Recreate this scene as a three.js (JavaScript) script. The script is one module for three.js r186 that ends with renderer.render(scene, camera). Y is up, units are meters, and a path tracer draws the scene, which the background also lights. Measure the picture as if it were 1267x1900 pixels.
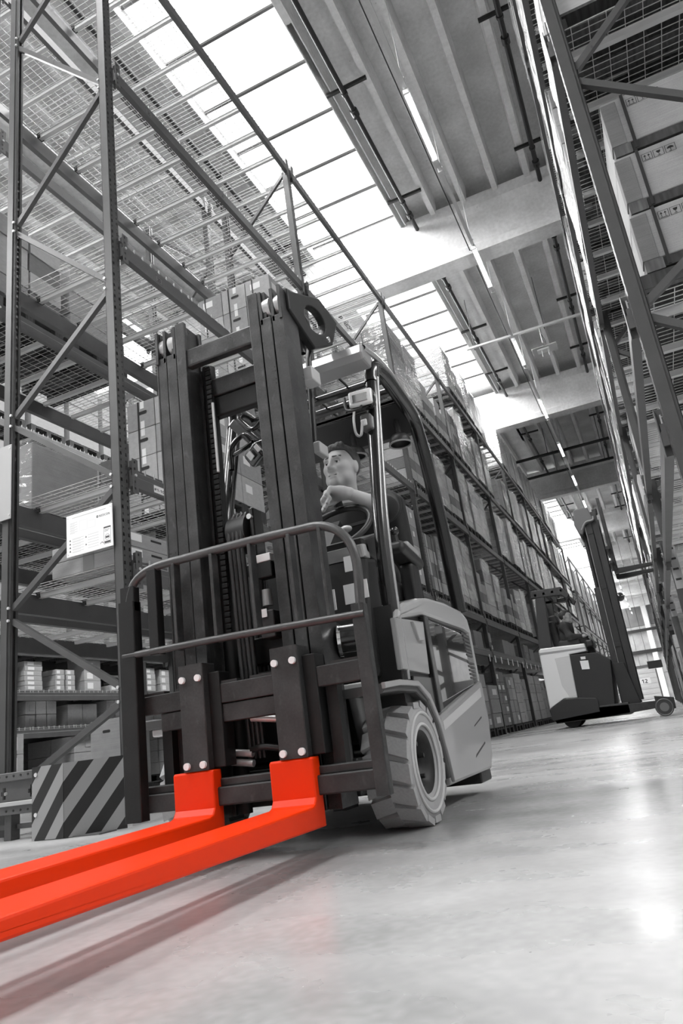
import * as THREE from 'three';
import { mergeGeometries, mergeVertices, toCreasedNormals } from 'three/addons/utils/BufferGeometryUtils.js';
import { RoundedBoxGeometry } from 'three/addons/geometries/RoundedBoxGeometry.js';
import { RectAreaLightUniformsLib } from 'three/addons/lights/RectAreaLightUniformsLib.js';
import { MarchingCubes } from 'three/addons/objects/MarchingCubes.js';
import { ImprovedNoise } from 'three/addons/math/ImprovedNoise.js';

RectAreaLightUniformsLib.init();
const scene = new THREE.Scene();
// ---------------------------------------------------------------- camera, sky, daylight, exposure
const camera = new THREE.PerspectiveCamera(71.92, 1267 / 1900, 0.05, 300);
camera.position.set(0, 0.325, 0);
camera.rotation.order = 'YXZ';
camera.rotation.set(0.308788547, 0.382031351, -0.136738445);
scene.background = new THREE.Color(0.9, 0.9, 0.9);
const renderer = new THREE.WebGLRenderer({ antialias: true });
renderer.toneMapping = THREE.LinearToneMapping;
renderer.toneMappingExposure = 1.0;
renderer.shadowMap.enabled = true;
const Z0 = 6, Z1 = -90, XL = -26, XR = 13;         // inner faces of the hall
const STRIPS = [-18.275, -11.125, -3.975, 10.325];  // centre lines of the roof-light strips
const STRIP_W = 2.1;
const SKY_L = 18.5;
const GLAZED = [[Z0 - 0.3, -22.95], [-33.9, Z1 + 0.3]]; // the strips stop over one bay
for (const sx of STRIPS) {                          // daylight that comes down through each strip of roof lights
  for (const [za, zb] of GLAZED) {
    const l = new THREE.RectAreaLight(0xffffff, SKY_L, STRIP_W - 0.1, za - zb);
    l.position.set(sx, 11.22, (za + zb) / 2);
    l.rotation.set(-Math.PI / 2, 0, 0);
    l.castShadow = true;
    scene.add(l);
  }
}

// ---------------------------------------------------------------- helpers
let seed = 20250611;
const rnd = () => { seed = (seed * 1664525 + 1013904223) >>> 0; return seed / 4294967296; };
const rr = (a, b) => a + (b - a) * rnd();
const noise3 = new ImprovedNoise();
const names = new Map();
function numbered(n) { const k = names.get(n) || 0; names.set(n, k + 1); return k ? n + '_' + String(k).padStart(3, '0') : n; }
function flat(g) { if (g.index) g = g.toNonIndexed(); for (const k of Object.keys(g.attributes)) if (!['position', 'normal', 'uv'].includes(k)) g.deleteAttribute(k); g.morphAttributes = {}; return g; }
function merge(list) { return list.length === 1 ? flat(list[0]) : mergeGeometries(list.map(flat), false); }
function at(g, x, y, z, rx = 0, ry = 0, rz = 0) {
  if (rx || ry || rz) g.applyMatrix4(new THREE.Matrix4().makeRotationFromEuler(new THREE.Euler(rx, ry, rz)));
  return g.translate(x, y, z);
}
function uvBox(g) {                                  // box-mapped uv in metres
  g = flat(g); const p = g.attributes.position, n = g.attributes.normal, uv = new Float32Array(p.count * 2);
  for (let i = 0; i < p.count; i++) {
    const ax = Math.abs(n.getX(i)), ay = Math.abs(n.getY(i)), az = Math.abs(n.getZ(i));
    if (ax >= ay && ax >= az) { uv[2 * i] = p.getZ(i); uv[2 * i + 1] = p.getY(i); }
    else if (ay >= az) { uv[2 * i] = p.getX(i); uv[2 * i + 1] = p.getZ(i); }
    else { uv[2 * i] = p.getX(i); uv[2 * i + 1] = p.getY(i); }
  }
  g.setAttribute('uv', new THREE.BufferAttribute(uv, 2)); return g;
}
const bx = (w, h, d, x = 0, y = 0, z = 0, rx = 0, ry = 0, rz = 0) => at(new THREE.BoxGeometry(w, h, d), x, y, z, rx, ry, rz);
const rb = (w, h, d, r, x = 0, y = 0, z = 0, rx = 0, ry = 0, rz = 0, s = 2) => at(new RoundedBoxGeometry(w, h, d, s, Math.min(r, w / 2.01, h / 2.01, d / 2.01)), x, y, z, rx, ry, rz);
const cy = (r0, r1, h, x = 0, y = 0, z = 0, rx = 0, ry = 0, rz = 0, n = 20) => at(new THREE.CylinderGeometry(r0, r1, h, n), x, y, z, rx, ry, rz);
const sp = (r, x, y, z, sx = 1, sy = 1, sz = 1, n = 16) => at(new THREE.SphereGeometry(r, n, Math.max(6, n * 0.7 | 0)).scale(sx, sy, sz), x, y, z);
function span(x0, x1, y0, y1, z0, z1, r = 0) { return (r ? rb : bx)(...[Math.abs(x1 - x0), Math.abs(y1 - y0), Math.abs(z1 - z0)].concat(r ? [r] : []), (x0 + x1) / 2, (y0 + y1) / 2, (z0 + z1) / 2); }
const V = (x, y, z) => new THREE.Vector3(x, y, z);
function rod(a, b, w, h = w) {                        // square bar from a to b
  const d = new THREE.Vector3().subVectors(b, a), g = new THREE.BoxGeometry(w, h, d.length());
  const m = new THREE.Matrix4().lookAt(b, a, Math.abs(d.y) > 0.98 * d.length() ? V(1, 0, 0) : V(0, 1, 0));
  g.applyMatrix4(m); return g.translate((a.x + b.x) / 2, (a.y + b.y) / 2, (a.z + b.z) / 2);
}
function pipe(pts, r, n = 10, k = 0, closed = false) {
  const c = k < 0 ? (() => { const p = new THREE.CurvePath(); for (let i = 0; i + 1 < pts.length; i++) p.add(new THREE.LineCurve3(pts[i], pts[i + 1])); return p; })() : new THREE.CatmullRomCurve3(pts, closed, 'centripetal');
  return new THREE.TubeGeometry(c, k > 0 ? k : pts.length * 5, r, n, closed);
}
function ext(pts, depth, bevel = 0, holes = []) {     // polygon in xy pushed along z, centred
  const s = pts instanceof THREE.Shape ? pts : new THREE.Shape(pts.map(p => new THREE.Vector2(p[0], p[1])));
  for (const h of holes) s.holes.push(h instanceof THREE.Path ? h : new THREE.Path(h.map(p => new THREE.Vector2(p[0], p[1]))));
  return new THREE.ExtrudeGeometry(s, { depth: depth - 2 * bevel, bevelEnabled: bevel > 0, bevelSize: bevel, bevelThickness: bevel, bevelOffset: -bevel, bevelSegments: 2, curveSegments: 10 }).translate(0, 0, -(depth - 2 * bevel) / 2);
}
function extX(pts, x0, x1, bevel = 0, holes = []) {    // polygon given as [z, y], pushed along x from x0 to x1
  const g = ext(pts, Math.abs(x1 - x0), bevel, holes); g.applyMatrix4(new THREE.Matrix4().makeRotationY(-Math.PI / 2));
  return g.translate((x0 + x1) / 2, 0, 0);             // shape x -> world +z
}
function mesh(name, g, m, parent) {
  const o = new THREE.Mesh(Array.isArray(g) ? merge(g) : g, m);
  o.name = name; o.castShadow = o.receiveShadow = true; if (parent) parent.add(o); return o;
}
function tag(o, label, category, group) { o.userData.label = label; o.userData.category = category; if (group) o.userData.group = group; return o; }
function thing(name, label, category, pos = [0, 0, 0], group) { const o = new THREE.Group(); o.name = numbered(name); o.position.set(...pos); scene.add(o); return tag(o, label, category, group); }
function single(name, g, m, label, category, group) { const o = mesh(numbered(name), g, m, scene); return tag(o, label, category, group); }
function struct(name, g, m, label) { const o = g ? mesh(name, g, m, scene) : new THREE.Group(); o.name = name; if (!g) scene.add(o); o.userData.kind = 'structure'; if (label) o.userData.label = label; return o; }
// builds parts given in world coordinates inside a thing whose base stands at `o.position`
function put(o, name, g, m, parent) { g = Array.isArray(g) ? merge(g) : flat(g); g.translate(-o.position.x, -o.position.y, -o.position.z); return mesh(name, g, m, parent || o); }

// ---------------------------------------------------------------- procedural textures
function fbm(x, y, z, oct, per) { let a = 0, w = 0.5, f = 1; for (let i = 0; i < oct; i++) { a += w * noise3.noise(x * f, y * f, z + i * 7.3); f *= 2; w *= 0.5; } return a; }
function dataTex(n, fn, srgb, repeat = 1, grain = 0.03) {
  const d = new Uint8Array(n * n * 4);
  for (let j = 0; j < n; j++) for (let i = 0; i < n; i++) { const v = fn(i / n, j / n) + (rnd() - 0.5) * grain, k = 4 * (j * n + i); d[k] = d[k + 1] = d[k + 2] = Math.max(0, Math.min(255, Math.round(255 * v))); d[k + 3] = 255; }
  const t = new THREE.DataTexture(d, n, n); t.magFilter = THREE.LinearFilter; t.minFilter = THREE.LinearMipmapLinearFilter; t.generateMipmaps = true; t.wrapS = t.wrapT = THREE.MirroredRepeatWrapping; t.repeat.set(repeat, repeat);
  if (srgb) t.colorSpace = THREE.SRGBColorSpace; t.needsUpdate = true; return t;
}
function canvasTex(w, h, draw) {
  const c = document.createElement('canvas'); c.width = w; c.height = h; const x = c.getContext('2d'); draw(x, w, h);
  const t = new THREE.CanvasTexture(c); t.colorSpace = THREE.SRGBColorSpace; return t;
}
const G = v => new THREE.Color().setRGB(v, v, v);
const mat = (v, rough = 0.6, metal = 0, o = {}) => new THREE.MeshStandardMaterial({ color: typeof v === 'number' ? G(v) : v, roughness: rough, metalness: metal, ...o });
const phys = (v, rough, o = {}) => new THREE.MeshPhysicalMaterial({ color: typeof v === 'number' ? G(v) : v, roughness: rough, ...o });

const tFloor = dataTex(1024, (u, v) => {
  const a = fbm(u * 9, v * 9, 1, 5), b = fbm(u * 60, v * 60, 5, 3), s = fbm(u * 3, v * 40, 9, 3);
  return 0.82 + 0.26 * a + 0.1 * b + 0.06 * s;
}, true, 1 / 14, 0.06);
const tFloorR = dataTex(1024, (u, v) => 0.44 + 0.36 * fbm(u * 7 + 3, v * 7, 2, 5) + 0.22 * fbm(u * 4, v * 60, 8, 4) + 0.1 * fbm(u * 90, v * 90, 4, 2), false, 1 / 14);
const tConc = dataTex(512, (u, v) => 0.86 + 0.16 * fbm(u * 6, v * 6, 11, 5) + 0.08 * fbm(u * 70, v * 70, 12, 2) - (fbm(u * 90, v * 90, 14, 1) > 0.36 ? 0.15 : 0), true, 1 / 5);
const tCard = dataTex(512, (u, v) => 0.88 + 0.07 * fbm(u * 8, v * 8, 21, 4) + 0.05 * noise3.noise(u * 3, v * 160, 2) + 0.06 * fbm(u * 120, v * 120, 22, 2), true, 1);
const tSteel = dataTex(512, (u, v) => { const a = fbm(u * 9, v * 9, 31, 5), b = fbm(u * 110, v * 110, 33, 2), e = fbm(u * 30, v * 14, 36, 3); return 0.78 + 0.3 * a + 0.12 * b + Math.max(0, e - 0.22) * 0.9; }, true, 1.2);
const tSteelR = dataTex(512, (u, v) => 0.7 + 0.35 * fbm(u * 9, v * 9, 35, 5) + 0.15 * fbm(u * 80, v * 80, 37, 2), false, 1.2);
const tPaint = dataTex(512, (u, v) => 0.90 + 0.08 * fbm(u * 10, v * 10, 41, 4) - (fbm(u * 40, v * 8, 43, 3) > 0.4 ? 0.12 : 0), true, 0.7);
const tWood = dataTex(512, (u, v) => 0.72 + 0.3 * fbm(u * 40, v * 3, 51, 4) + 0.12 * Math.sin(40 * fbm(u * 6, v * 1.2, 53, 2)) * 0.5, true, 1);
const tWrap = dataTex(512, (u, v) => { const a = fbm(u * 2.2 + 2.4 * v, v * 9 - 2 * u, 61, 3), b = fbm(u * 7 - 3 * v, v * 3 + u, 63, 2); return 0.5 + 0.8 * Math.abs(a) - 0.5 * Math.abs(b); }, false, 1, 0);

const M = {
  floor: phys(0.56, 0.7, { map: tFloor, roughnessMap: tFloorR, specularIntensity: 0.75 }),
  conc: mat(0.84, 0.9, 0, { map: tConc, bumpMap: tConc, bumpScale: 0.004 }),
  concDark: mat(0.82, 0.92, 0, { map: tConc, bumpMap: tConc, bumpScale: 0.006 }),
  wall: mat(0.5, 0.8, 0, { map: tConc }),
  post: mat(0.085, 0.42, 0.1, { map: tPaint }),
  beam: mat(0.13, 0.45, 0.1, { map: tPaint }),
  brace: mat(0.12, 0.4, 0.35, { map: tPaint }),
  zinc: mat(0.55, 0.42, 0.15),
  wire: mat(0.5, 0.45, 0.2),
  black: mat(0.012, 0.5),
  rubberCap: mat(0.015, 0.6),
  white: mat(0.78, 0.5),
  bolt: mat(0.75, 0.3, 0.7),
  card: mat(0.45, 0.82, 0, { map: tCard }),
  cardDark: mat(0.25, 0.85, 0, { map: tCard }),
  cardLight: mat(0.58, 0.8, 0, { map: tCard }),
  paper: mat(0.85, 0.6),
  wood: mat(0.24, 0.85, 0, { map: tWood }),
  woodDark: mat(0.10, 0.85, 0, { map: tWood }),
  blackPlastic: mat(0.02, 0.45),
  pipeBlack: mat(0.012, 0.5, 0.2),
  mullion: mat(0.08, 0.5, 0.3),
  print: mat(0.02, 0.7),
  film: new THREE.MeshPhysicalMaterial({ color: G(0.97), roughness: 0.2, transmission: 1, thickness: 0, ior: 1.6, bumpMap: tWrap, bumpScale: 0.03, side: THREE.DoubleSide }),
  tapeBand: mat(0.02, 0.5),
  tape: mat(0.2, 0.4),
};
// ---------------------------------------------------------------- the hall
const uvm = g => uvBox(g);
const cxm = (XL + XR) / 2, czm = (Z0 + Z1) / 2;
struct('floor', uvm(bx(XR - XL + 0.6, 0.3, Z0 - Z1 + 0.6, cxm, -0.15, czm)), M.floor, 'polished pale grey concrete warehouse floor');
struct('wall_left', uvm(bx(0.3, 11.6, Z0 - Z1 + 0.6, XL - 0.15, 5.8, czm)), M.wall);
struct('wall_right', uvm(bx(0.3, 11.6, Z0 - Z1 + 0.6, XR + 0.15, 5.8, czm)), M.wall);
struct('wall_front', uvm(bx(XR - XL, 11.6, 0.3, cxm, 5.8, Z0 + 0.15)), M.wall);
const RIB = 0.715, BEAM0 = -3.48, BAY = 9.94;
const beamZ = []; for (let k = -1; k < 9; k++) beamZ.push(BEAM0 - BAY * k);
{ // ceiling: slab fields between the roof-light strips, ribs and cross beams
  const c = struct('ceiling', null, null, 'ribbed precast concrete roof with deep cross beams');
  let x0 = XL - 0.3; const fields = [];
  for (const s of STRIPS) { fields.push([x0, s - STRIP_W / 2]); x0 = s + STRIP_W / 2; } fields.push([x0, XR + 0.3]);
  for (const s of STRIPS) mesh('roof_slab', uvm(span(s - STRIP_W / 2, s + STRIP_W / 2, 11.3, 11.75, -22.88, -33.95)), M.concDark, c);
  for (const [a, b] of fields) mesh('roof_slab', uvm(span(a, b, 11.45, 11.75, Z0 + 0.3, Z1 - 0.3)), M.concDark, c);
  const prof = [[-0.1, 11.47], [-0.055, 11.04], [0.055, 11.04], [0.1, 11.47]];
  const rest = [], ribX = [];
  for (const s of STRIPS.slice(0, 3)) for (let j = 0; j < 8; j++) ribX.push(s + 1.0725 + 0.055 + j * (RIB - 0.0157));
  for (let j = 0; j < 8; j++) ribX.push(STRIPS[0] - 1.1275 - j * RIB);
  for (let j = 8; j < 18; j++) ribX.push(STRIPS[2] + 1.0725 + 0.055 + j * (RIB - 0.0157));
  const L = BAY - 0.36, ribG = uvm(ext(prof, L));
  for (let b = 0; b + 1 < beamZ.length; b++) for (const x of ribX) {
    const z = (beamZ[b] + beamZ[b + 1]) / 2;
    if (x > XR || x < XL) continue;
    if (b >= 1 && b <= 4 && x < 3 && x > -22) { const r = mesh('rib', ribG, M.conc, c); r.position.set(x, 0, z); }
    else rest.push(ext(prof, L).translate(x, 0, z));
  }
  for (const s of STRIPS) for (const j of [-0.36, 0.36]) { const r = mesh('rib', ribG, M.conc, c); r.position.set(s + j, 0, (beamZ[3] + beamZ[4]) / 2); }
  const r = mesh('rib_field', uvm(merge(rest)), M.conc, c); r.userData.kind = 'stuff';
  const bp = [[-0.235, 9.75], [0.235, 9.75], [0.235, 9.93], [0.195, 10.0], [0.195, 10.72], [0.26, 10.86], [0.26, 11.12], [-0.26, 11.12], [-0.26, 10.86], [-0.195, 10.72], [-0.195, 10.0], [-0.235, 9.93]];
  const bg = uvm(ext(bp, XR - XL + 0.2).applyMatrix4(new THREE.Matrix4().makeRotationY(Math.PI / 2)));
  for (const z of beamZ) { const o = mesh('roof_beam', bg, M.conc, c); o.position.set(cxm, 0, z); }
}
const skyGlow = new THREE.MeshStandardMaterial({ color: 0xffffff, emissive: 0xffffff, emissiveIntensity: 1.25, roughness: 0.4 });
STRIPS.forEach((s, i) => { // glazed strips: single panes between thin bars
  const w = struct('window_' + (i + 1), null, null, 'strip of milky roof lights between concrete ribs');
  const paneG = bx(STRIP_W, 0.02, 1.06, 0, 11.32, 0), barG = bx(STRIP_W, 0.05, 0.045, 0, 11.29, 0);
  for (let z = -3.1; z > -89.5; z -= 1.1) {
    if (z < beamZ[3] + 0.9 && z > beamZ[4] + 0.25) continue;
    const p = mesh('pane', paneG, skyGlow, w); p.position.set(s, 0, z - 0.55);
    const b = mesh('glazing_bar', barG, M.mullion, w); b.position.set(s, 0, z);
  }
  mesh('pane', bx(STRIP_W, 0.02, Z0 + 3.1, s, 11.32, (Z0 - 3.1) / 2), skyGlow, w);
  for (const sx of [-1, 1]) mesh('kerb', uvm(span(s + sx * STRIP_W / 2, s + sx * (STRIP_W / 2 + 0.11), 11.04, 11.5, Z0, Z1)), M.conc, w);
});
{ // far gable wall with dock door 12
  const w = struct('wall_back', null, null, 'pale panelled end wall with dock doors');
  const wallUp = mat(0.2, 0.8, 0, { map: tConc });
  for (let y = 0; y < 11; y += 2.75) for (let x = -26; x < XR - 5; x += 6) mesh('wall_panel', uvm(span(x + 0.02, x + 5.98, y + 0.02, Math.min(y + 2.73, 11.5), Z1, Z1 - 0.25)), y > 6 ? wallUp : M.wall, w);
  mesh('backing', bx(XR - XL, 11.6, 0.1, cxm, 5.8, Z1 - 0.32), M.concDark, w);
  for (const x of [-4.5, -0.1, 4.4]) mesh('wall_pillar', uvm(span(x - 0.3, x + 0.3, 0, 11, Z1, Z1 + 0.3)), M.white, w);
  mesh('rail', span(-8, 6, 7.6, 7.9, Z1 + 0.1, Z1 + 0.35), M.black, w);
  mesh('rail', span(-8, 6, 5.1, 5.5, Z1 + 0.1, Z1 + 0.35), M.black, w);
  const d = struct('door_1', null, null, 'pale dock door marked 12');
  for (let k = 0; k < 6; k++) mesh('door_panel', rb(3.1, 0.56, 0.08, 0.02, -2.1, 0.32 + k * 0.58, Z1 + 0.08), M.wall, d);
  const t = canvasTex(256, 128, (c, W, Hh) => { c.fillStyle = '#b0b0b0'; c.fillRect(0, 0, W, Hh); c.fillStyle = '#111'; c.font = 'bold 120px sans-serif'; c.textAlign = 'center'; c.textBaseline = 'middle'; c.fillText('12', W / 2, Hh / 2 + 6); });
  const p = mesh('number_sign', new THREE.PlaneGeometry(1.3, 0.65), mat(1, 0.6, 0, { map: t }), d); p.position.set(-1.95, 2.1, Z1 + 0.14);
  mesh('door_frame', [span(-3.75, -3.6, 0, 3.7, Z1, Z1 + 0.2), span(-0.55, -0.4, 0, 3.7, Z1, Z1 + 0.2), span(-3.75, -0.4, 3.65, 3.85, Z1, Z1 + 0.2)], M.post, d);
}
// ---------------------------------------------------------------- services under the roof
const LX = -1.385, LY = 9.39;
{
  const t = thing('light_trunking', 'long grey light trunking hung above the aisle on thin chains', 'trunking', [LX, LY, -40]);
  put(t, 'trunk_rail', span(LX - 0.03, LX + 0.03, LY + 0.05, LY + 0.1, 6, -88), M.zinc);
  put(t, 'cable', pipe([V(LX - 0.16, LY + 0.45, 6), V(LX - 0.16, LY + 0.45, -60)], 0.012, 6, 2), M.black);
  const cg = [];
  for (let z = -4; z > -60; z -= 2.1) put(t, 'suspension_chain', [cy(0.007, 0.007, 1.65, LX, LY + 0.92, z, 0, 0, 0, 5), bx(0.08, 0.02, 0.05, LX, LY + 0.11, z)], M.zinc);
  for (let z = -6; z > -40; z -= 4.19) put(t, 'joint_box', span(LX - 0.045, LX + 0.045, LY + 0.02, LY + 0.12, z, z - 0.12), M.zinc);
}
const tubeGlow = new THREE.MeshStandardMaterial({ color: 0xffffff, emissive: 0xffffff, emissiveIntensity: 22 });
const ord = ['first', 'second', 'third', 'fourth', 'fifth', 'sixth', 'seventh', 'eighth', 'ninth', 'tenth', 'eleventh', 'twelfth', 'thirteenth', 'fourteenth', 'fifteenth', 'sixteenth', 'seventeenth', 'eighteenth', 'nineteenth', 'twentieth', 'twenty-first', 'twenty-second', 'twenty-third', 'twenty-fourth', 'twenty-fifth', 'twenty-sixth', 'twenty-seventh', 'twenty-eighth', 'twenty-ninth', 'thirtieth', 'thirty-first', 'thirty-second', 'thirty-third', 'thirty-fourth', 'thirty-fifth', 'thirty-sixth', 'thirty-seventh', 'thirty-eighth'];
for (let k = 0; k < 19; k++) {
  const z = -8.34 - 4.19 * k - 0.73;
  const l = thing('tube_lamp', `glowing tube lamp on the aisle trunking, ${ord[k]} from the camera`, 'lamp', [LX, LY, z], 'tube lamps above the aisle');
  const hs = mesh('housing', rb(0.1, 0.05, 1.5, 0.012, 0, 0.02, 0), M.white, l);
  mesh('tube', new THREE.CapsuleGeometry(0.032, 1.38, 4, 10).rotateX(Math.PI / 2).translate(0, -0.03, 0), tubeGlow, l);
  mesh('end_cap', [bx(0.09, 0.07, 0.03, 0, -0.02, 0.75), bx(0.09, 0.07, 0.03, 0, -0.02, -0.75)], M.white, l);
  const r = new THREE.RectAreaLight(0xffffff, 20, 0.08, 1.4); r.rotation.set(-Math.PI / 2, 0, 0); r.position.set(0, -0.075, 0); r.castShadow = true; l.add(r);
}
[[-2.56, 'left of the lamps beside the roof lights'], [0.17, 'above the right-hand rack'], [-5.4, 'seen through the wire decks of the left rack']].forEach(([x, w], i) => {
  const t = thing('sprinkler_pipe', `black sprinkler pipe under the roof, ${w}`, 'pipe', [x, 10.85, -20]);
  put(t, 'main_pipe', cy(0.045, 0.045, 64, x, 10.85, -26, Math.PI / 2, 0, 0, 12), M.pipeBlack);
  for (let z = -6.1; z > -52; z -= 3.05) {
    put(t, 'hanger_rail', span(x - 0.33, x + 0.42, 10.97, 11.03, z, z - 0.05), M.pipeBlack);
    put(t, 'pipe_clamp', [cy(0.06, 0.06, 0.05, x, 10.85, z, Math.PI / 2, 0, 0, 12), bx(0.02, 0.16, 0.02, x, 10.93, z)], M.black);
    put(t, 'sprinkler_head', [cy(0.07, 0.07, 0.14, x, 10.85, z - 0.45, Math.PI / 2, 0, 0, 10), cy(0.02, 0.03, 0.1, x, 10.76, z - 0.45)], M.black);
  }
});
{ // thinner services: cross pipes farther down, conduit with an antenna panel
  for (const [z, y, n] of [[-27.6, 9.95, 'nearer'], [-30.6, 10.1, 'farther']]) {
    const t = thing('cross_pipe', `${n} of two dark pipes crossing the aisle under the roof`, 'pipe', [-1.4, y, z]);
    put(t, 'main_pipe', cy(0.06, 0.06, 12, -3, y, z, 0, 0, Math.PI / 2, 10), M.pipeBlack);
    for (let x = -8; x < 3; x += 2) put(t, 'hanger', cy(0.012, 0.012, 11.1 - y, x, (11.1 + y) / 2, z, 0, 0, 0, 5), M.black);
  }
  const c = thing('conduit', 'thin grey conduit crossing the aisle above the tube lamps', 'conduit', [-1.4, 9.5, -16.9]);
  put(c, 'tray', rod(V(-2.6, 9.57, -16.78), V(3.5, 9.57, -16.98), 0.07, 0.05), M.zinc);
  for (const x of [-2.4, -0.6, 1]) put(c, 'hanger', cy(0.008, 0.008, 1.55, x, 10.27, -16.8 - 0.033 * (x + 3), 0, 0, 0, 5), M.black);
  const a = thing('antenna_panel', 'flat square antenna panel hanging under the conduit', 'antenna', [-0.72, 9.0, -17.2]);
  put(a, 'plate', rb(0.62, 0.025, 0.42, 0.01, -0.72, 9.1, -17.2), M.zinc);
  put(a, 'access_point', rb(0.3, 0.05, 0.22, 0.02, -0.76, 9.06, -17.15), M.white);
  for (const s of [-0.08, 0.08]) put(a, 'antenna', cy(0.01, 0.01, 0.2, -0.72 + s, 8.96, -17.1, 0, 0, 0, 6), M.white);
  put(a, 'stem', cy(0.012, 0.012, 0.47, -0.72, 9.33, -16.84, 0, 0, 0, 8), M.zinc); put(a, 'arm', span(-0.735, -0.705, 9.095, 9.125, -16.82, -17.2), M.zinc);
  put(a, 'cable', pipe([V(-0.72, 9.1, -17.2), V(-0.66, 9.25, -17.1), V(-0.74, 9.48, -16.93)], 0.01, 6), M.black);
}
// ---------------------------------------------------------------- pallet racking
const LEV = [1.66, 2.345, 4.285, 6.11, 8.05];        // tops of the beams
const BAYW = 3.70, POST_W = 0.09, POST_D = 0.08, RACK_H = 8.12, DEPTH = 1.11;
function postGeo(h, perforated) {                     // channel: slotted front plate (towards +x), two sides, lips
  const g = [];
  const w = POST_W, d = POST_D, t = 0.004;
  if (perforated) {
    const seg = 0.5, sh = new THREE.Shape([[-w / 2, 0], [w / 2, 0], [w / 2, seg], [-w / 2, seg]].map(p => new THREE.Vector2(...p)));
    for (const c of [-0.026, 0.026]) for (let k = 0; k < 10; k++) {
      const y = 0.025 + k * 0.05, big = k % 2 === 0, a = big ? 0.0085 : 0.006, b = big ? 0.013 : 0.007;
      sh.holes.push(new THREE.Path([[c - a, y - b], [c + a, y - b], [c + a * 0.7, y + b], [c - a * 0.7, y + b]].map(p => new THREE.Vector2(...p))));
    }
    const e = new THREE.ExtrudeGeometry(sh, { depth: t, bevelEnabled: false }); e.rotateY(Math.PI / 2);
    let y = 0; for (; y + seg <= h; y += seg) g.push(e.clone().translate(d / 2 - t, y, 0)); g.push(bx(t, h - y, w, d / 2 - t / 2, (y + h) / 2, 0));
    g.push(bx(0.008, h, 0.014, d / 2 - t - 0.003, h / 2, 0));   // centre rib behind the slots
  } else g.push(bx(t, h, w, d / 2 - t / 2, h / 2, 0));
  for (const s of [-1, 1]) {
    g.push(bx(d - 0.02, h, t, 0.01 - 0.0, h / 2, s * (w / 2 - t / 2)));
    g.push(bx(0.022, h, t, -d / 2 + 0.01, h / 2, s * (w / 2 - 0.014)));
    g.push(bx(t, h, 0.02, -d / 2 + 0.0215, h / 2, s * (w / 2 - 0.01)));
    g.push(bx(t, h, 0.02, -d / 2, h / 2, s * (w / 2 - 0.022)));
  }
  return uvm(merge(g));
}
const POST_PERF = postGeo(RACK_H, true), POST_PLAIN = postGeo(RACK_H, false);
const NODES = [[0, 8.0], [1, 6.97], [0, 5.87], [1, 4.83], [0, 3.855], [1, 2.99], [0, 2.23], [1, 1.465], [0, 0.77], [1, 0.22]]; // 0 = front post, 1 = rear post
function beamGeo(len) {                                // stepped box beam, front towards +x
  const p = [[-0.025, -0.15], [0.025, -0.15], [0.025, -0.075], [0.019, -0.068], [0.019, -0.03], [0.0, -0.03], [0.0, 0], [-0.025, 0]];
  return uvm(ext(p, len, 0));
}
const BEAM_G = beamGeo(BAYW - POST_W - 0.008);
const connectorG = (() => { const g = [bx(0.004, 0.26, 0.06, 0.028, -0.07, 0), bx(0.05, 0.26, 0.004, 0.005, -0.07, 0)]; return uvm(merge(g)); })();
const connHoleG = (() => { const g = []; for (let k = 0; k < 5; k++) if (k !== 2) g.push(bx(0.003, 0.016, 0.012, 0.0305, 0.035 - k * 0.05, 0.006)); return merge(g); })();
const boltG = cy(0.011, 0.011, 0.012, 0, 0, 0, Math.PI / 2, 0, 0, 8);
const boltGx = cy(0.011, 0.011, 0.012, 0, 0, 0, 0, 0, Math.PI / 2, 8);
const PANEL = 0.895;
function deckGeo(w, depth, fine) {                      // wire grid that hooks over the front beam
  const g = [], r = 0.0042, q = (lx, ly, lz, x, y, z) => { const b = bx(lx, ly, lz, x, y, z); g.push(b); };
  const nz = Math.round(w / 0.052);
  for (let i = 0; i <= nz; i++) {
    const z = -w / 2 + w * i / nz;
    q(depth - 0.03, r, r, -depth / 2, 0.004, z);
    if (fine && i % 2 === 0) { q(0.012, r, r, -0.006, 0.004, z); q(0.007, 0.052, 0.011, 0.003, -0.01, z); }
  }
  for (let k = 0; k <= 10; k++) q(r, r, w, -0.03 - (depth - 0.06) * k / 10, 0.0, 0);
  if (fine) q(r, r, w, 0.001, -0.028, 0);
  return merge(g);
}
const DECK_G = deckGeo(PANEL, DEPTH, true), DECK_FAR = deckGeo(BAYW - 0.12, DEPTH, false);
const BAR_G = (() => { const p = [[-0.032, 0], [-0.032, 0.004], [-0.02, 0.004], [-0.014, -0.03], [0.014, -0.03], [0.02, 0.004], [0.032, 0.004], [0.032, 0], [0.024, 0], [0.018, -0.034], [-0.018, -0.034], [-0.024, 0]]; return uvm(ext(p, DEPTH - 0.09).rotateY(Math.PI / 2)); })();
const CAP_G = merge([bx(0.03, 0.036, 0.06, 0, -0.016, 0), bx(0.05, 0.008, 0.07, 0.0, 0.006, 0)]);

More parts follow.
